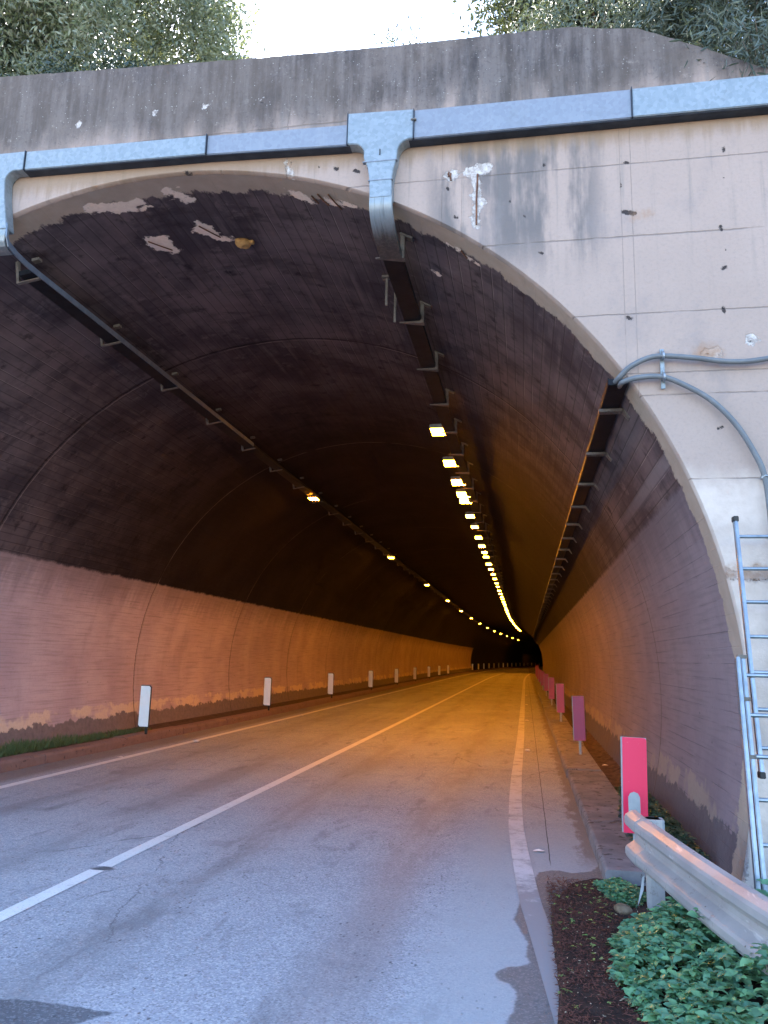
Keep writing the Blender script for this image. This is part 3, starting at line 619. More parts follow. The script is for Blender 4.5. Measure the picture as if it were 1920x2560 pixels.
# centre tray
def ctr_pt(y): return Vector((-1.185+ox(y), y, 5.30+oz(y))), XV, ZV
tc_ = empty('cable_tray', (-1.1, 6.5, 5.33), 'black cable tray hanging on L-shaped brackets above the dense row of lamps', 'cable tray')
mb, _ = tray_mesh(ctr_pt, 6.35, 175, .185, .05); under(mb.build('tray_channel', M['tray_steel']), tc_)
def bracket_c(y):
    x = -1.085+ox(y); z = 5.275+oz(y); zt_ = ZC+math.sqrt(RT**2-(x-ox(y)-XC)**2)+oz(y)
    mb = MB()
    if y < 60:
        mb.box(x-.016, x+.022, y-.022, y+.022, z, zt_-.02)                      # hanger
        mb.add([(x+.022, y-.025, z-.014), (x+.022, y+.06, z-.014), (x-.25, y+.008, z+.004), (x-.25, y-.012, z+.004), (x+.022, y-.02, z+.016), (x+.022, y+.05, z+.016), (x-.25, y+.008, z+.016), (x-.25, y-.008, z+.016)],
               [(0, 3, 2, 1), (4, 5, 6, 7), (0, 1, 5, 4), (1, 2, 6, 5), (2, 3, 7, 6), (3, 0, 4, 7)])
        Mx = Matrix.Translation((x+.03, y, zt_-.03)) @ Matrix.Rotation(R(27), 4, 'Y'); mb.box(-.055, .075, -.035, .035, -.012, .004, Mx)
    else:
        mb.box(x-.25, x+.022, y-.02, y+.02, z-.005, z+.016); mb.box(x-.012, x+.022, y-.018, y+.018, z, zt_-.02)
    return mb
for k in range(62):
    under(bracket_c(6.50+1.41*k).build('bracket', M['bracket_steel']), tc_)
# abandoned hanger rods left of the centre tray
for (x, y, L, lab) in ((-1.42, 7.55, .34, 'short rusty hanger rod under a small plate, left of the centre tray'), (-1.36, 7.75, .42, 'longer rusty hanger rod beside the second bracket of the centre tray')):
    zt_ = ZC+math.sqrt(RT**2-(x-XC)**2); mb = MB(); mb.box(x-.012, x+.012, y-.012, y+.012, zt_-L, zt_)
    if L < .4: mb.box(x-.05, x+.04, y-.04, y+.03, zt_-.035, zt_-.01)
    tag(mb.build('hanger_rod', M['bracket_steel']), lab, 'rod', 'loose hanger rods')
# left tray
def lft_pt(y): return Vector((-4.93+ox(y), y, 5.375+oz(y))), Vector((.985, 0, .17)).normalized(), Vector((-.17, 0, .985)).normalized()
tl = empty('cable_tray', (-4.93, 6.3, 5.37), 'long cable tray under the left shoulder of the vault, its lower edge painted daylight-pale', 'cable tray')
mb, _ = tray_mesh(lft_pt, 6.5, 175, .17, .05); under(mb.build('tray_channel', M['tray_steel']), tl)
mb = MB(); pts = [(-4.735, YF-.002, 5.50), (-4.73, YF+.0, 5.42), (-4.735, YF+.05, 5.345), (-4.77, YF+.22, 5.335), (-4.815, YF+.45, 5.352), (-4.84, YF+.7, 5.37)]+[(-4.84, y, 5.372+oz(y)) for y in (7.5, 9, 11, 13)]
n = len(pts); vs = []
for x, y, z in pts: vs += [(x, y, z), (x+.012, y, z), (x+.012, y, z+.06), (x, y, z+.06)]
fs = [(0, 1, 2, 3), (4*n-1, 4*n-2, 4*n-3, 4*n-4)]
for i in range(n-1):
    for k in range(4): fs.append((4*i+k, 4*i+(k+1) % 4, 4*i+4+(k+1) % 4, 4*i+4+k))
under(mb.add(vs, fs).build('tray_lip', M['tray_lip']), tl)
for k in range(62):
    y = 6.6+1.63*k; mb = MB(); c, ac, up = lft_pt(y)
    Mx = Matrix.Translation(c-up*.012) @ Matrix.Rotation(R(-9.8), 4, 'Y')
    mb.box(-.17, .09, -.02, .02, -.012, .0, Mx); mb.box(-.17, -.14, -.02, .02, 0, .30, Mx) if y < 60 else None
    if y < 30: mb.box(.02, .10, -.03, .03, .19, .22, Mx)
    under(mb.build('bracket', M['bracket_steel']), tl)
# right tray
thr = R(30.3); RR_ = 4.47
def rgt_pt(y):
    return Vector((.735+ox(y), y, 3.80+oz(y))), -XV, ZV
tr = empty('cable_tray', (.7, 6.1, 3.5), 'black cable tray along the right side of the vault on slotted brackets', 'cable tray')
mb, _ = tray_mesh(rgt_pt, 6.02, 175, .14, .05); under(mb.build('tray_channel', M['tray_steel']), tr)
mb = MB()
for y0_ in np.arange(6.02, 60, 2.0):
    c, ac, up = rgt_pt(y0_); c2, _, _ = rgt_pt(y0_+2.0); e = .071
    vs = [c+ac*e, c+ac*(e+.008), c+ac*(e+.008)+up*.06, c+ac*e+up*.06, c2+ac*e, c2+ac*(e+.008), c2+ac*(e+.008)+up*.06, c2+ac*e+up*.06]
    mb.add(vs, [(0, 1, 2, 3), (7, 6, 5, 4), (0, 4, 5, 1), (1, 5, 6, 2), (2, 6, 7, 3), (3, 7, 4, 0)])
under(mb.build('tray_lip', M['tray_steel']), tr)
for k in range(70):
    y = 6.62+1.42*k; c, ac, up = rgt_pt(y); Mx = Matrix.Translation(c-up*.010); mb = MB(); T_ = .042
    if y < 22:        # slotted bar made of two flanges and bridges, with an angled foot against the wall
        mb.box(-.10, .10, -T_, -.014, -.026, 0, Mx); mb.box(-.10, .10, .014, T_, -.026, 0, Mx)
        for u0, u1 in ((-.10, -.045), (-.005, .015), (.065, .10)): mb.box(u0, u1, -.0139, .0139, -.026, 0, Mx)
    else: mb.box(-.10, .10, -T_, T_, -.026, 0, Mx)
    F_ = Mx @ Matrix.Translation((.10, 0, 0)) @ Matrix.Rotation(R(52), 4, 'Y'); mb.box(0, .10, -T_, T_, -.016, 0, F_)
    mb.box(.095, .101, -T_, -T_+.008, -.004, .035, F_)
    under(mb.build('bracket', M['bracket_steel']), tr)
# duct elbow at the left edge of the portal, passing into the left tray
dl = empty('cable_duct', (-4.9, 5.9, 6.1), 'galvanised duct elbow turning down the left side of the arch into the left tray', 'duct')
el = [(-5.2, 6.292), (-4.628, 6.290), (-4.628, 6.100)]+arcpts(-4.70, 5.995, .105, 75, 175, 6)+[(-4.79, 5.85), (-4.725, 5.5), (-5.0, 5.5), (-5.05, 5.9), (-5.2, 6.0)]
under(MB().prism(el, YF-.006, YB).build('elbow_cover', M['galvanised'], bevel=.005), dl)
under(MB().box(-4.628, -4.620, YF-.012, YB, 6.095, 6.295).build('joint_strip', M['joint_and_shade']), dl)
pth = [(YF, 5.50), (YF+.005, 5.44), (YF+.02, 5.39), (YF+.06, 5.355), (YF+.13, 5.345), (YF+.20, 5.345)]
under(ribbon(pth, .27, .24, .05, -4.865, -4.90).build('curved_cover', M['galvanised'], bevel=.004), dl)

# ---------------------------------------------------------------- lamps
ORD = ['first', 'second', 'third', 'fourth', 'fifth', 'sixth', 'seventh', 'eighth', 'ninth', 'tenth', 'eleventh', 'twelfth', 'thirteenth', 'fourteenth', 'fifteenth', 'sixteenth', 'seventeenth', 'eighteenth', 'nineteenth']
TENS = {20: ('twentieth', 'twenty'), 30: ('thirtieth', 'thirty'), 40: ('fortieth', 'forty'), 50: ('fiftieth', 'fifty'), 60: ('sixtieth', 'sixty')}
def ordn(i):
    i += 1
    if i < 20: return ORD[i-1]
    t = i//10*10; return TENS[t][0] if i == t else TENS[t][1]+'-'+ORD[i-t-1]
def make_lamp():
    t = empty('tunnel_lamp', (0, 0, 0))
    MB().box(-.13, .13, -.15, .15, .0, .06).box(-.10, .10, -.10, .10, .06, .085).build('housing', M['lamp_housing'], t, bevel=.008)
    MB().box(-.118, .118, -.138, .138, -.006, -.001).build('lens', M['lens'], t, bevel=.004)
    MB().prism([(-.03, .08), (.03, .08), (.03, .10), (.128, .10), (.128, .03), (.138, .03), (.138, .115), (-.03, .115)], -.018, .018).build('mounting_bracket', M['bracket_steel'], t)
    return t
proto = [None]
def place_lamp(x, y, z, label, group, rz=0., rx=0., sc=1.):
    if proto[0] is None: proto[0] = make_lamp(); t = proto[0]
    else:
        s_ = proto[0]; t = s_.copy(); COL.objects.link(t)
        for ch in s_.children:
            c_ = ch.copy(); COL.objects.link(c_); c_.parent = t
    t.location = (x+ox(y), y, z+oz(y)); t.rotation_euler = (rx, 0, rz); t.scale = (sc, sc, sc)
    tag(t, label, 'lamp', group)
ly = [12.24, 14.34, 15.98, 17.22, 17.95, 19.96, 21.65, 23.6, 25.45, 27.0, 28.2, 30.4, 32.2, 34.2, 36.1, 38.3, 40.1, 42.5, 44.6, 46.9]
while ly[-1] < 100: ly.append(ly[-1]+(1.75 if len(ly) % 3 else 2.2))
ly += [140, 146, 152, 160, 190]
for i, y in enumerate(ly):
    if i < 9: lb = f'{ordn(i)} lit orange lamp from the portal in the dense row below the centre tray'
    elif y < 110: lb = f'lit orange lamp, {ordn(i)} from the portal in the dense central row'
    else: lb = f'far dim lamp at the bend, {ordn(i)} of the central row'
    place_lamp(-1.35+random.uniform(-.012, .012), y, 5.325, lb, 'lamps of the dense central row', R(random.uniform(-3, 3)), R(-6+random.uniform(-3, 3)), 1.15 if y < 20 else (1.0 if y < 34 else .8))
for i in range(13):
    y = 17.5+11.0*i
    place_lamp(-4.93, y, 5.325, f'lit orange lamp on the left tray, {ordn(i)} from the portal', 'lamps along the left tray', R(random.uniform(-3, 3)), R(-4), .85)

# ---------------------------------------------------------------- marker posts
def make_post(kind):
    t = empty('marker_post', (0, 0, 0))
    w, h = (.19, .74)
    if kind == 'white':
        out = [(-w/2+.03, 0), (w/2, 0), (w/2, h-.03), (w/2-.03, h), (-w/2, h), (-w/2, .03)]
        MB().prism(out, -.012, .0).build('reflector_plate', M['white_reflector'], t)
        MB().prism([(-w/2-.006, -.012), (w/2+.014, -.012), (w/2+.014, h-.02), (w/2-.02, h+.012), (-w/2-.006, h+.012)], .001, .022).build('backing_plate', M['black_plastic'], t)
    else:
        out = [(-w/2, 0), (w/2, 0), (w/2, h-.02), (w/2-.006, h-.006), (w/2-.02, h), (-w/2, h)]
        MB().prism(out, -.010, .0).build('reflector_plate', M[kind], t)
        MB().prism([(-w/2-.012, 0), (w/2, 0), (w/2, h+.002), (-w/2-.012, h+.002)], .001, .012).build('backing_plate', M['grey_plastic'], t)
    mb = MB(); mb.box(-.02, .02, .012, .035, -.24, .35) if kind != 'white' else mb.box(.03, .075, .023, .045, -.14, .3)
    mb.build('stem', M['grey_plastic'] if kind != 'white' else M['black_plastic'], t); return t
def copy_tree(s_):
    t = s_.copy(); COL.objects.link(t)
    for ch in s_.children:
        c_ = ch.copy(); COL.objects.link(c_); c_.parent = t
    return t
wy = [13.95+7.42*i for i in range(8)]+[71.0]
wy = [13.95, 21.1, 28.3, 35.9, 43.3, 50.7, 58.2, 65.3, 72.5]+[98+7.5*i for i in range(16)]
wp = make_post('white')
for i, y in enumerate(wy):
    t = wp if i == 0 else copy_tree(wp)
    t.location = (-7.03+ox(y), y, .285+oz(y)); t.rotation_euler = (0, 0, R(random.uniform(-4, 4)))
    tag(t, (f'white reflective marker post on the left kerb, {ordn(i)} from the portal' if i < 9 else f'far white marker post where the left wall bends, {ordn(i-9)} after the gap'), 'marker post', 'white marker posts along the left kerb')
ry = [6.86, 14.1, 21.5, 28.9, 36.3, 43.7, 51.1, 58.5, 66, 73.5, 81, 88.5, 96]
pr_, pf_ = make_post('red_reflector'), make_post('faded_red')
for i, y in enumerate(ry):
    t = pr_ if i == 0 else (pf_ if i == 1 else copy_tree(pf_))
    x = .86 if i == 0 else .90; t.location = (x+ox(y), y, .35+oz(y)-(.03 if i == 0 else 0)); t.rotation_euler = (R(-1), R(.9 if i == 0 else (-1.2 if i == 1 else random.uniform(-.8, .8))), 0)
    lb = 'bright red marker post behind the end of the guard rail' if i == 0 else f'dull red marker post on the right kerb, {ordn(i)} from the portal'
    tag(t, lb, 'marker post', 'red marker posts along the right kerb')

# road studs
stud0 = MB().prism([(-.05, 0), (.05, 0), (.035, .018), (-.035, .018)], -.04, .04).build('road_stud', M['litter_white'])
sy = [14.5, 21.7, 28.6, 35.9, 43, 50.5, 58, 65.5, 73, 80.5, 88]
for i, y in enumerate(sy):
    t = stud0 if i == 0 else stud0.copy()
    if i: COL.objects.link(t)
    t.location = (-6.19+ox(y), y, oz(y)+.005); tag(t, f'small white road stud on the left edge line, {ordn(i)} from the portal', 'road stud', 'studs on the left edge line')
for i, y in enumerate([15.5, 23, 31, 39]):
    t = stud0.copy(); COL.objects.link(t); t.location = (.02+ox(y), y, oz(y)+.005); tag(t, f'small road stud by the right edge line, {ordn(i)} from the portal', 'road stud', 'studs on the right edge line')

# ---------------------------------------------------------------- foam lump and junction at the crown
c0 = onvault(-2.92, 7.2, .03); bm = bmesh.new(); bmesh.ops.create_icosphere(bm, subdivisions=4, radius=.075)
for v in bm.verts:
    k = 1+.28*mnoise.noise(v.co*16)+.1*mnoise.noise(v.co*50); v.co *= k; v.co.z *= .65; v.co.x *= 1.15
me = bpy.data.meshes.new('foam_lump'); bm.to_mesh(me); bm.free()
for p in me.polygons: p.use_smooth = True
fo = empty('foam_lump', c0, 'yellow-brown lump of foam stuck under the crown beside two broken-out patches', 'foam lump')
b_ = link('foam_body', me, M['foam'], fo); MB().box(.03, .12, -.03, .02, -.02, .015).build('pipe_stub', M['foam'], fo, bevel=.006)

# ---------------------------------------------------------------- conduits on the right
def conduit(ctrl, lab):
    p = spline(ctrl, 8); mb = MB(); mb.tube(p, .021, 12); o = mb.build('conduit', M['conduit_plastic'], smooth=True); tag(o, lab, 'conduit', 'conduits leaving the right tray')
conduit([(.70, 6.16, 3.84), (.71, 6.05, 3.83), (.735, 5.965, 3.84), (.81, 5.935, 3.91), (.94, 5.93, 3.975), (1.06, 5.93, 3.99), (1.29, 5.935, 3.965), (1.55, 5.94, 3.925), (1.81, 5.93, 3.935), (2.3, 5.94, 4.05)], 'grey flexible conduit running level to the right across the portal wall')
conduit([(.76, 6.18, 3.84), (.75, 6.06, 3.81), (.765, 5.95, 3.80), (.88, 5.935, 3.825), (1.05, 5.93, 3.82), (1.21, 5.935, 3.75), (1.40, 5.94, 3.62), (1.56, 5.94, 3.43), (1.68, 5.94, 3.20), (1.735, 5.94, 3.03), (1.755, 5.94, 2.78), (1.76, 5.94, 2.3), (1.76, 5.95, 1.2), (1.77, 5.95, .2)], 'grey flexible conduit curving down the portal wall towards the ladder')
cl = empty('pipe_clamp', (1.06, 5.94, 3.9), 'upright galvanised clamp strip holding both conduits on the portal wall', 'clamp')
under(MB().box(1.045, 1.075, 5.965, 5.985, 3.74, 4.06).build('back_strap', M['galvanised']), cl)
for z in (3.99, 3.82):
    pts = [(1.06, 5.93+.029*math.cos(a_), z+.029*math.sin(a_)) for a_ in np.linspace(-math.pi*.5-1.2, math.pi*.5+1.2, 14)]
    pts = [(1.06, 5.93-.027*math.cos(a_), z+.027*math.sin(a_)) for a_ in np.linspace(-1.9, 1.9, 14)]
    under(MB().tube(pts, .008, 6, sq=1.6).build('clamp_ring', M['aluminium']), cl)
    under(MB().tube([(1.062, 5.95, z+.03), (1.062, 5.95, z+.062)], .007, 6).build('bolt', M['aluminium']), cl)
tag(MB().box(1.715, 1.80, 5.93, 5.985, 3.015, 3.035).tube([(1.742-.027, 5.94, 3.02), (1.735, 5.915, 3.03), (1.765, 5.915, 3.03), (1.78, 5.94, 3.02)], .007, 6).build('pipe_clamp', M['aluminium']), 'small bright clamp on the falling conduit above the ladder', 'clamp')

# ---------------------------------------------------------------- ladder leaning on the wall
def lp(x, z, off): return Vector((x, 5.3+.2325*z-off, z))
ld = empty('ladder', (1.5, 5.3, .1), 'aluminium extension ladder of overlapping sections leaning on the wall by the arch', 'ladder')
def stile(xa, za, xb, zb_, off, w=.026, d=.05):
    a_, b_ = lp(xa, za, off), lp(xb, zb_, off); t = (b_-a_).normalized(); sx = XV; sy_ = t.cross(sx).normalized(); vs = []
    for p in (a_, b_): vs += [p-sx*w/2-sy_*d/2, p+sx*w/2-sy_*d/2, p+sx*w/2+sy_*d/2, p-sx*w/2+sy_*d/2]
    mb = MB().add(vs, [(0, 1, 2, 3), (7, 6, 5, 4), (0, 4, 5, 1), (1, 5, 6, 2), (2, 6, 7, 3), (3, 7, 4, 0)])
    return under(mb.build('stile', M['aluminium'], bevel=.005), ld)
def cap(x, z, off):
    p = lp(x, z, off); under(MB().box(p.x-.018, p.x+.018, p.y-.032, p.y+.032, p.z-.02, p.z+.02).build('end_cap', M['black_plastic'], bevel=.004), ld)
stile(1.484, 2.679, 1.451, 1.002, .10); cap(1.485, 2.69, .10); cap(1.450, .99, .10)
stile(1.372, 1.714, 1.322, .05, .17); stile(1.412, 1.721, 1.370, .05, .13); 
stile(1.874, 2.69, 1.842, 1.0, .10); cap(1.875, 2.70, .10); stile(1.80, 1.72, 1.76, .05, .13)
z = 2.56
while z > 1.0:
    x = 1.451+(z-1.002)*.0197; a_, b_ = lp(x, z, .10), lp(x+.39, z, .10)
    under(MB().tube([a_, b_], .0135, 10).build('rung', M['aluminium'], smooth=False), ld); z -= .235
z = 1.60
while z > .1:
    x = 1.372+(z-.05)*.025; a_, b_ = lp(x, z, .13), lp(x+.39, z, .13)
    under(MB().tube([a_, b_], .0135, 10).build('rung', M['aluminium']), ld); z -= .25
for z in (1.72, 1.45, 1.1): 
    p = lp(1.385+(z-1)*.03, z, .15); under(MB().box(p.x-.03, p.x+.03, p.y-.01, p.y+.02, p.z-.012, p.z+.012).build('guide_hook', M['bracket_steel']), ld)

# ---------------------------------------------------------------- guard rail
gr = empty('guard_rail', (.87, 6.0, 0), 'galvanised two-wave guard rail with blunt end beside the dirt verge', 'guard rail')
# rail axis in plan, z of the middle of the section
ax_ = [Vector((.765, 6.07, .462)), Vector((.79, 5.84, .458)), Vector((.85, 5.52, .45)), Vector((.98, 4.85, .43)), Vector((1.13, 4.2, .41)), Vector((1.36, 3.2, .41)), Vector((1.55, 2.2, .42)), Vector((1.75, 1., .43)), Vector((2.1, -2, .43)), Vector((2.6, -8, .43))]
ax_ = spline(ax_, 8)
sec = [(z_*1.06, d_*1.05) for z_, d_ in [(-.158, .0), (-.152, -.030), (-.130, -.066), (-.112, -.074), (-.078, -.074), (-.062, -.064), (-.030, -.012), (-.014, -.004), (.014, -.004), (.030, -.012), (.062, -.064), (.078, -.074), (.112, -.074), (.130, -.066), (.152, -.030), (.158, .0)]]
def sweep_rail(axis, sec, th_=.004):
    vs = []; n = len(sec)
    for i, p in enumerate(axis):
        t = (axis[min(i+1, len(axis)-1)]-axis[max(i-1, 0)]).normalized(); nx = t.cross(ZV).normalized()
        if nx.x > 0: nx = -nx            # towards the road (left)
        for z_, d_ in sec: vs.append(p+ZV*z_-nx*d_*(-1)*-1+nx*0 if False else p+ZV*z_+nx*(-d_))
        for z_, d_ in reversed(sec): vs.append(p+ZV*z_+nx*(-d_-th_))
    m_ = 2*n; fs = []
    for i in range(len(axis)-1):
        for k in range(m_): fs.append((i*m_+k, i*m_+(k+1) % m_, (i+1)*m_+(k+1) % m_, (i+1)*m_+k))
    fs += [tuple(range(m_)), tuple(range(len(axis)*m_-1, (len(axis)-1)*m_-1, -1))]
    return MB().add(vs, fs)
under(sweep_rail(ax_[6:], sec).build('rail_beam', M['rail_steel']), gr)
# end terminal: shorter overlapping piece with a rounded end
sec2 = [(a_*1.02, b_-.005) for a_, b_ in sec]
under(sweep_rail(ax_[:10], sec2).build('end_terminal', M['rail_steel']), gr)
for (x, y, z) in ((.79, 5.87, .54), (.83, 5.66, .53), (.79, 5.87, .38), (.83, 5.66, .37), (1.24, 3.75, .49), (1.24, 3.75, .33), (1.27, 3.62, .49), (1.27, 3.62, .33)):
    under(MB().tube([(x-.045, y-.01, z), (x-.062, y-.014, z)], .016, 8).build('bolt', M['bracket_steel']), gr)
# posts with spacer blocks
def gpost(x, y, h=.60):
    mb = MB(); c = [(-.055, -.03), (-.06, -.055), (-.03, -.06), (.03, -.06), (.06, -.055), (.055, -.03), (.05, .05), (.03, .055), (-.03, .055), (-.05, .05)]
    mb.add([(x+a_, y+b_, -.1) for a_, b_ in c]+[(x+a_, y+b_, h-.02) for a_, b_ in c], [tuple(range(10)), tuple(range(19, 9, -1))]+[(i, i+10, (i+1) % 10+10, (i+1) % 10) for i in range(10)])
    under(mb.build('post', M['rail_steel'], bevel=.004), gr)
    mb = MB(); mb.box(x-.07, x+.075, y-.05, y+.05, h-.20, h-.02); under(mb.build('spacer_block', M['grey_plastic'], bevel=.004), gr)
gpost(.86, 5.97, .62); gpost(1.36+.07, 3.05, .60); gpost(1.75+.1, .9, .6)
under(MB().prism([(-.045, 0), (.045, 0), (.045, .17), (.03, .20), (0, .212), (-.03, .20), (-.045, .17)], -.003, .003, Matrix.Translation((.835, 6.70, .45))).build('end_plate', M['grey_plastic']), gr)

# ---------------------------------------------------------------- vegetation
def leaf_mesh(name, C_, D_, N_, L, Wd, fold=.25, curl=0.):
    """many pointed leaves: centres, directions, normals, lengths, widths -> one mesh"""
    D_ = D_/np.linalg.norm(D_, axis=1, keepdims=True); S_ = np.cross(D_, N_); S_ /= np.linalg.norm(S_, axis=1, keepdims=True)+1e-9; U = np.cross(S_, D_)
    L = L[:, None]; Wd = Wd[:, None]
    b = C_; mid_l = C_+D_*L*.42+S_*Wd*.5+U*Wd*fold; mid_r = C_+D_*L*.42-S_*Wd*.5+U*Wd*fold; tip = C_+D_*L-U*L*curl; ml_ = C_+D_*L*.45
    q1l = C_+D_*L*.75+S_*Wd*.33+U*(Wd*fold*.6-L*curl*.4); q1r = C_+D_*L*.75-S_*Wd*.33+U*(Wd*fold*.6-L*curl*.4)
    V = np.stack([b, mid_l, q1l, tip, q1r, mid_r, ml_], 1).reshape(-1, 3); n = len(C_); i = np.arange(n)[:, None]*7
    F = np.concatenate([i+np.array([[0, 6, 2, 1]]), i+np.array([[6, 3, 2, 2]])[:, [0, 1, 2, 2]]], 0) if False else None
    T = np.array([[0, 6, 1], [1, 6, 2], [6, 3, 2], [0, 5, 6], [5, 4, 6], [6, 4, 3]])
    F = (i[:, None, :]+T[None]).reshape(-1, 3)
    return np_mesh(name, V, F)
def rnd_dir(n, up=0., g=rng):
    d = g.normal(size=(n, 3)); d[:, 2] += up; return d/np.linalg.norm(d, axis=1, keepdims=True)
def tree(name, base, height, crown, nclus, nleaf, ll, lw, mat, label, cat, seed, cr_=.42, up=.1, droop=0., limbs=7, clip=None, twig=True):
    g = np.random.default_rng(seed); cx, cy, cz, rx, ry_, rz_ = crown
    # cluster centres through the crown's volume with uneven outline
    cc = []
    while len(cc) < nclus:
        p = g.uniform(-1, 1, 3); rr = np.linalg.norm(p)
        lim = 1.0+.32*mnoise.noise(Vector((p[0]*2.2+seed, p[1]*2.2, p[2]*2.2)))
        if rr > lim or g.random() > .25+rr: continue
        q = np.array([cx+p[0]*rx, cy+p[1]*ry_, cz+p[2]*rz_])
        if clip and clip(q): continue
        cc.append(q)
    cc = np.array(cc); idx = g.integers(0, nclus, nleaf); r_ = g.normal(size=(nleaf, 3)); 
    csz = g.uniform(.5, 1.15, nclus)*cr_
    P = cc[idx]+r_*csz[idx][:, None]*.5
    if clip: P = P[np.array([not clip(q) for q in P])]
    n = len(P); D = rnd_dir(n, up, g); D[:, 2] -= droop; Nn = rnd_dir(n, .6, g)
    root = empty(name, base, label, cat)
    me = leaf_mesh('crown', P, D, Nn, g.uniform(.7, 1.3, n)*ll, g.uniform(.8, 1.2, n)*lw); under(link('crown', me, M[mat]), root)
    mb = MB(); b = Vector(base); c0_ = Vector((cx, cy, cz)); top = b.lerp(c0_, .75); h = (c0_-b).length
    mb.tube([b-ZV*.2, b.lerp(top, .35)+Vector((.04*h*.2, 0, 0)), b.lerp(top, .7)-Vector((.05*h*.2, 0, 0)), top], [.055*h*.45, .045*h*.4, .035*h*.4, .02*h*.4], 8)
    sel = g.choice(nclus, min(limbs*4, nclus), replace=False)
    for k_, s_ in enumerate(sel):
        e = Vector(cc[s_]); st_ = b.lerp(top, .35+.6*g.random()); md_ = st_.lerp(e, .5)+Vector(g.normal(size=3))*.08*h*.3
        r0 = .018*h*.4 if k_ < limbs else .008*h*.4; mb.tube([st_, md_, e], [r0, r0*.6, .004], 6 if k_ < limbs else 4)
    under(mb.build('trunk', M['bark'], smooth=True), root); return root
tree('olive_tree', (-5.6, 8.6, 7.3), 4, (-5.75, 8.7, 9.6, 2.05, 1.6, 2.5), 210, 88000, .088, .028, 'olive_leaf', 'tall grey-green olive-like tree above the left end of the parapet', 'tree', 11, .55)
tree('evergreen_tree', (-8.6, 9.2, 7.3), 4, (-8.4, 9.2, 9.9, 1.7, 1.5, 2.6), 150, 42000, .10, .042, 'dark_leaf', 'dark tree at the far left edge above the parapet', 'tree', 12, .6)
tree('shrub', (-5.2, 7.0, 7.25), 1, (-5.1, 7.0, 7.6, 1.5, .4, .55), 40, 7000, .06, .022, 'dark_leaf', 'low dark green shrub along the left part of the parapet top', 'shrub', 13, .35)
tree('sapling', (-1.30, 7.2, 7.15), 1, (-1.30, 7.2, 8.0, .30, .2, .30), 12, 420, .055, .016, 'oleander_leaf', 'thin sapling alone against the sky above the middle of the parapet', 'sapling', 14, .22)
tree('evergreen_tree', (.9, 9.4, 7.2), 4, (1.15, 9.4, 11.0, 1.55, 1.3, 1.6), 170, 52000, .10, .036, 'dark_leaf', 'dark evergreen tree behind the right part of the parapet', 'tree', 15, .5)
tree('shrub', (.6, 7.4, 7.1), 1, (.75, 7.4, 8.0, .95, .5, .70), 36, 7500, .075, .018, 'oleander_leaf', 'leafy shrub at the top of the parapet before the dark evergreen', 'shrub', 16, .35)
tree('oleander', (2.0, 6.9, 6.6), 2, (1.95, 6.75, 7.55, .85, .5, .85), 55, 10500, .12, .020, 'oleander_leaf', 'grey-green oleander with long leaves spilling over the sloping parapet end', 'shrub', 17, .38, droop=.25)
tree('oleander', (2.3, 6.6, 6.3), 1, (1.78, 5.98, 6.72, .32, .18, .32), 16, 520, .12, .018, 'oleander_leaf', 'loose hanging oleander sprays in front of the duct at the right edge', 'shrub', 18, .25, droop=.5)

# dense nettle-like plants beneath the rail
def plants(name, pts, n, hmax, ll, lw, mat, label, kind, seed, layers=1.):
    g = np.random.default_rng(seed); P = []
    xs_ = [p[0] for p in pts]; ys_ = [p[1] for p in pts]
    while len(P) < n:
        x = g.uniform(min(xs_), max(xs_), 4000); y = g.uniform(min(ys_), max(ys_), 4000); s_ = poly_sdf(x, y, pts)
        nb = np.array([mnoise.noise(Vector((a_*2.6+seed, b_*2.6, 0)))*.5+.5 for a_, b_ in zip(x, y)])
        nb2 = np.array([mnoise.noise(Vector((a_*9+seed, b_*9, 4)))*.5+.5 for a_, b_ in zip(x, y)])
        k = s_ < .03*nb2; hh_ = np.clip(-s_*2.2+.06, .03, 1)*1.0; hh_ = np.minimum(hh_, 1)*hmax*(.35+.55*nb+.35*nb2)
        for a_, b_, h_ in zip(x[k], y[k], hh_[k]): P.append((a_, b_, soil_z(a_, b_)+h_*math.sqrt(g.random())))
    P = np.array(P[:n]); m_ = 5; st_ = np.repeat(P, m_, 0); nn = len(st_)
    az = np.tile(np.arange(m_)*2.4, n)+np.repeat(g.uniform(0, 6.3, n), m_)
    D = np.stack([np.cos(az), np.sin(az), g.normal(.15, .25, nn)], -1); N_ = np.stack([g.normal(0, .25, nn), g.normal(0, .25, nn), np.ones(nn)], -1)
    L = g.uniform(.55, 1.2, nn)*ll; me = leaf_mesh(name, st_, D, N_, L, L*lw, .12, .18)
    o = tag(link(name, me, M[mat]), label, kind[0], kind=kind[1]) ; return o
plants('ground_cover', [(.68, 5.62), (.90, 5.66), (1.6, 5.5), (3.4, 5.2), (3.2, 2.4), (.62, 2.4), (.60, 3.9), (.56, 4.18), (.47, 4.5), (.45, 4.8), (.52, 5.18)], 7400, .38, .055, .66, 'nettle_leaf', 'dense green leafy weeds under and before the guard rail', (None, 'stuff'), 21)
plants('weed_clump', [(.50, 6.42), (.72, 6.5), (.82, 6.2), (.72, 5.9), (.60, 6.0)], 620, .26, .04, .6, 'nettle_leaf', 'small dark weed clump against the end of the right kerb', ('weeds', None), 22)
plants('weed_clump', [(1.02, 6.5), (.82, 7.6), (.86, 8.6), (1.0, 9.8), (1.12, 10.8), (1.30, 10.6), (1.44, 8.8), (1.45, 6.5)], 2600, .62, .05, .55, 'ivy_leaf', 'dark bushy weeds between the red post and the right wall', ('weeds', None), 23)
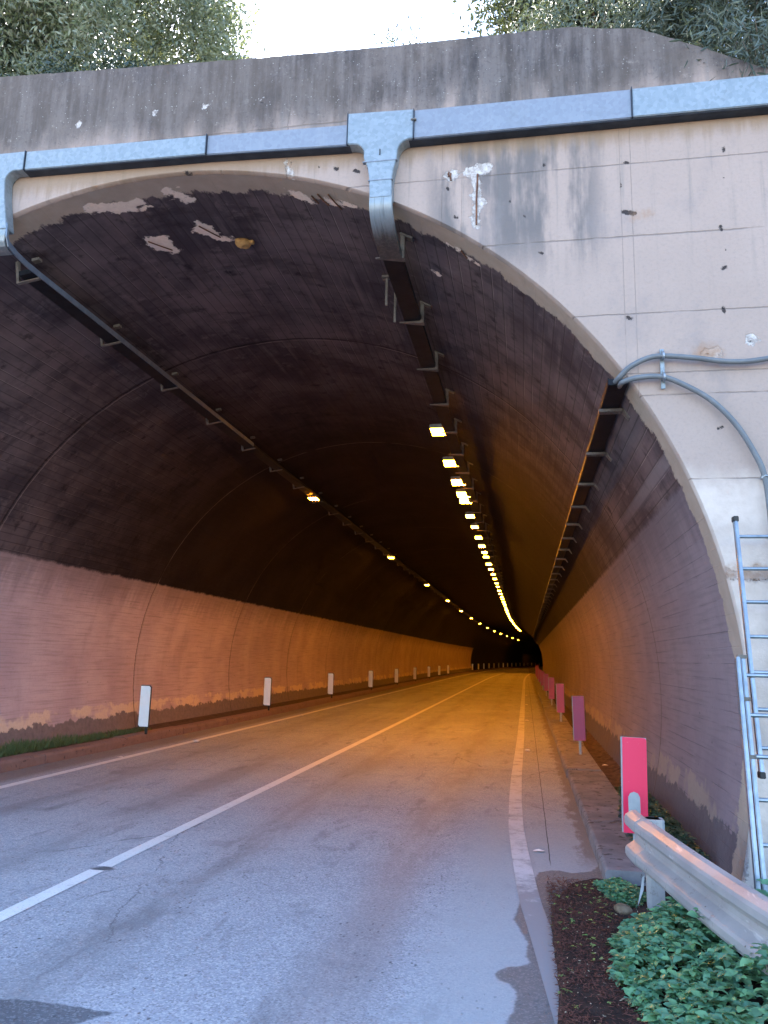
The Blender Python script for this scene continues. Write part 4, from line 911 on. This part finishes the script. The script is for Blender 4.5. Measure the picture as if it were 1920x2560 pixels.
plants('weed_clump', [(1.5, 5.55), (1.9, 5.9), (3, 5.9), (3, 5.3), (1.8, 5.3)], 300, .40, .06, .5, 'nettle_leaf', 'leafy weeds at the foot of the ladder', ('weeds', None), 24)
for v_ in (): pass
plants('weed_clump', [(.86, 5.62), (1.02, 5.62), (1.25, 5.2), (1.05, 5.1), (.9, 5.3)], 420, .22, .035, .45, 'shoot_leaf', 'fresh yellow-green shoots at the foot of the first rail post', ('weeds', None), 26)
plants('weed_clump', [(.60, 4.9), (.72, 5.0), (.75, 4.7), (.62, 4.6)], 150, .34, .04, .5, 'shoot_leaf', 'patch of yellower leaves at the left edge of the green weeds', ('weeds', None), 27)
# grass on the left strip
g = np.random.default_rng(31); n = 5200; y = g.uniform(8.5, 14.8, n); x = -7.24-.30*g.random(n); fade = np.clip((15.2-y)/4.5, .15, 1)
keep = g.random(n) < .25+.75*fade; x, y, fade = x[keep], y[keep], fade[keep]; n = len(x)
D = np.stack([g.normal(0, .45, n), g.normal(0, .45, n), np.ones(n)], -1); N_ = rnd_dir(n, 0, g)
me = leaf_mesh('grass', np.stack([x, y, np.full(n, .14)], -1), D, N_, g.uniform(.05, .19, n)*(.4+.75*fade)*(.6+.8*np.array([mnoise.noise(Vector((b_*1.7, 0, 3)))*.5+.5 for b_ in y])), np.full(n, .012), .1, .1)
tag(link('grass', me, M['grass_blade']), 'strip of short grass at the foot of the left wall', kind='stuff')
# needles and litter on the soil
g = np.random.default_rng(41); n = 11000; x = .15+.60*g.random(n)**1.3; y = g.uniform(4.0, 6.5, n); cl_ = np.array([mnoise.noise(Vector((a_*4, b_*2.2, 9))) for a_, b_ in zip(x, y)])
keep = (cl_ > -.12)|(g.random(n) < .25); x, y = x[keep], y[keep]; n = len(x)
D = np.stack([g.normal(0, 1, n), g.normal(0, 1, n), g.normal(0, .25, n)], -1); N_ = np.stack([g.normal(0, .3, n), g.normal(0, .3, n), np.ones(n)], -1)
me = leaf_mesh('needle_litter', np.stack([x, y, .028+.014*g.random(n)], -1), D, N_, g.uniform(.02, .045, n), np.full(n, .005), .1, 0)
tag(link('needle_litter', me, M['needle_litter']), 'red-brown needle litter on the verge', kind='stuff')
n = 420; x = np.concatenate([g.uniform(.12, .75, 300), g.uniform(.1, .5, 120)]); y = np.concatenate([g.uniform(3.9, 6.5, 300), g.uniform(7, 16, 120)])
x[300:] += .12; zz = np.concatenate([np.full(300, .043), np.full(120, .006)])
D = np.stack([g.normal(0, 1, n), g.normal(0, 1, n), g.normal(0, .1, n)], -1); N_ = np.stack([g.normal(0, .3, n), g.normal(0, .3, n), np.ones(n)], -1)
me = leaf_mesh('straw_litter', np.stack([x, y, zz], -1), D, N_, g.uniform(.008, .034, n)*g.random(n)**.7, g.uniform(.003, .009, n), .1, 0)
tag(link('straw_litter', me, M['straw']), 'scattered pale bits of straw and leaf on the verge', kind='stuff')
# sparse seedlings creeping over the soil and the kerb edge
plants('seedlings', [(.14, 4.0), (.14, 6.3), (.55, 6.5), (.55, 4.0)], 70, .05, .022, .6, 'shoot_leaf', 'sparse tiny seedlings scattered on the bare soil', (None, 'stuff'), 28)
# stone at the kerb end
bm = bmesh.new(); bmesh.ops.create_icosphere(bm, subdivisions=3, radius=.06)
for v in bm.verts: v.co *= 1+.3*mnoise.noise(v.co*12); v.co.z *= .6
me = bpy.data.meshes.new('stone'); bm.to_mesh(me); bm.free(); st_ = link('stone', me, M['stone']); st_.location = (.62, 5.78, .045)
tag(st_, 'brown stone among the weeds at the foot of the rail post', 'stone')
# dead strip of material hanging by the post
tag(MB().add([(.775, 5.93, .22), (.79, 5.93, .23), (.78, 5.92, .14), (.745, 5.90, .06), (.735, 5.90, .04), (.76, 5.925, .14)], [(0, 1, 2, 5), (5, 2, 3, 4)]).build('plastic_scrap', M['grey_plastic']), 'torn pale plastic scrap beside the first rail post', 'scrap')
# scraps of paper
for i, (x, y, z, lab) in enumerate([(.10, 7.45, .008, 'small white scrap beside the worn edge line near the portal'), (1.22, 13.2, .08, 'white litter in the drainage channel by the second red post'), (-6.35, 11.9, .008, 'white scrap on the left edge line')]):
    mb = MB(); mb.add([(x-.05, y-.02, z), (x+.04, y-.03, z+.006), (x+.055, y+.02, z), (x, y+.03, z+.012), (x-.045, y+.02, z)], [(0, 1, 2, 3, 4)])
    tag(mb.build('litter', M['litter_white']), lab, 'litter')
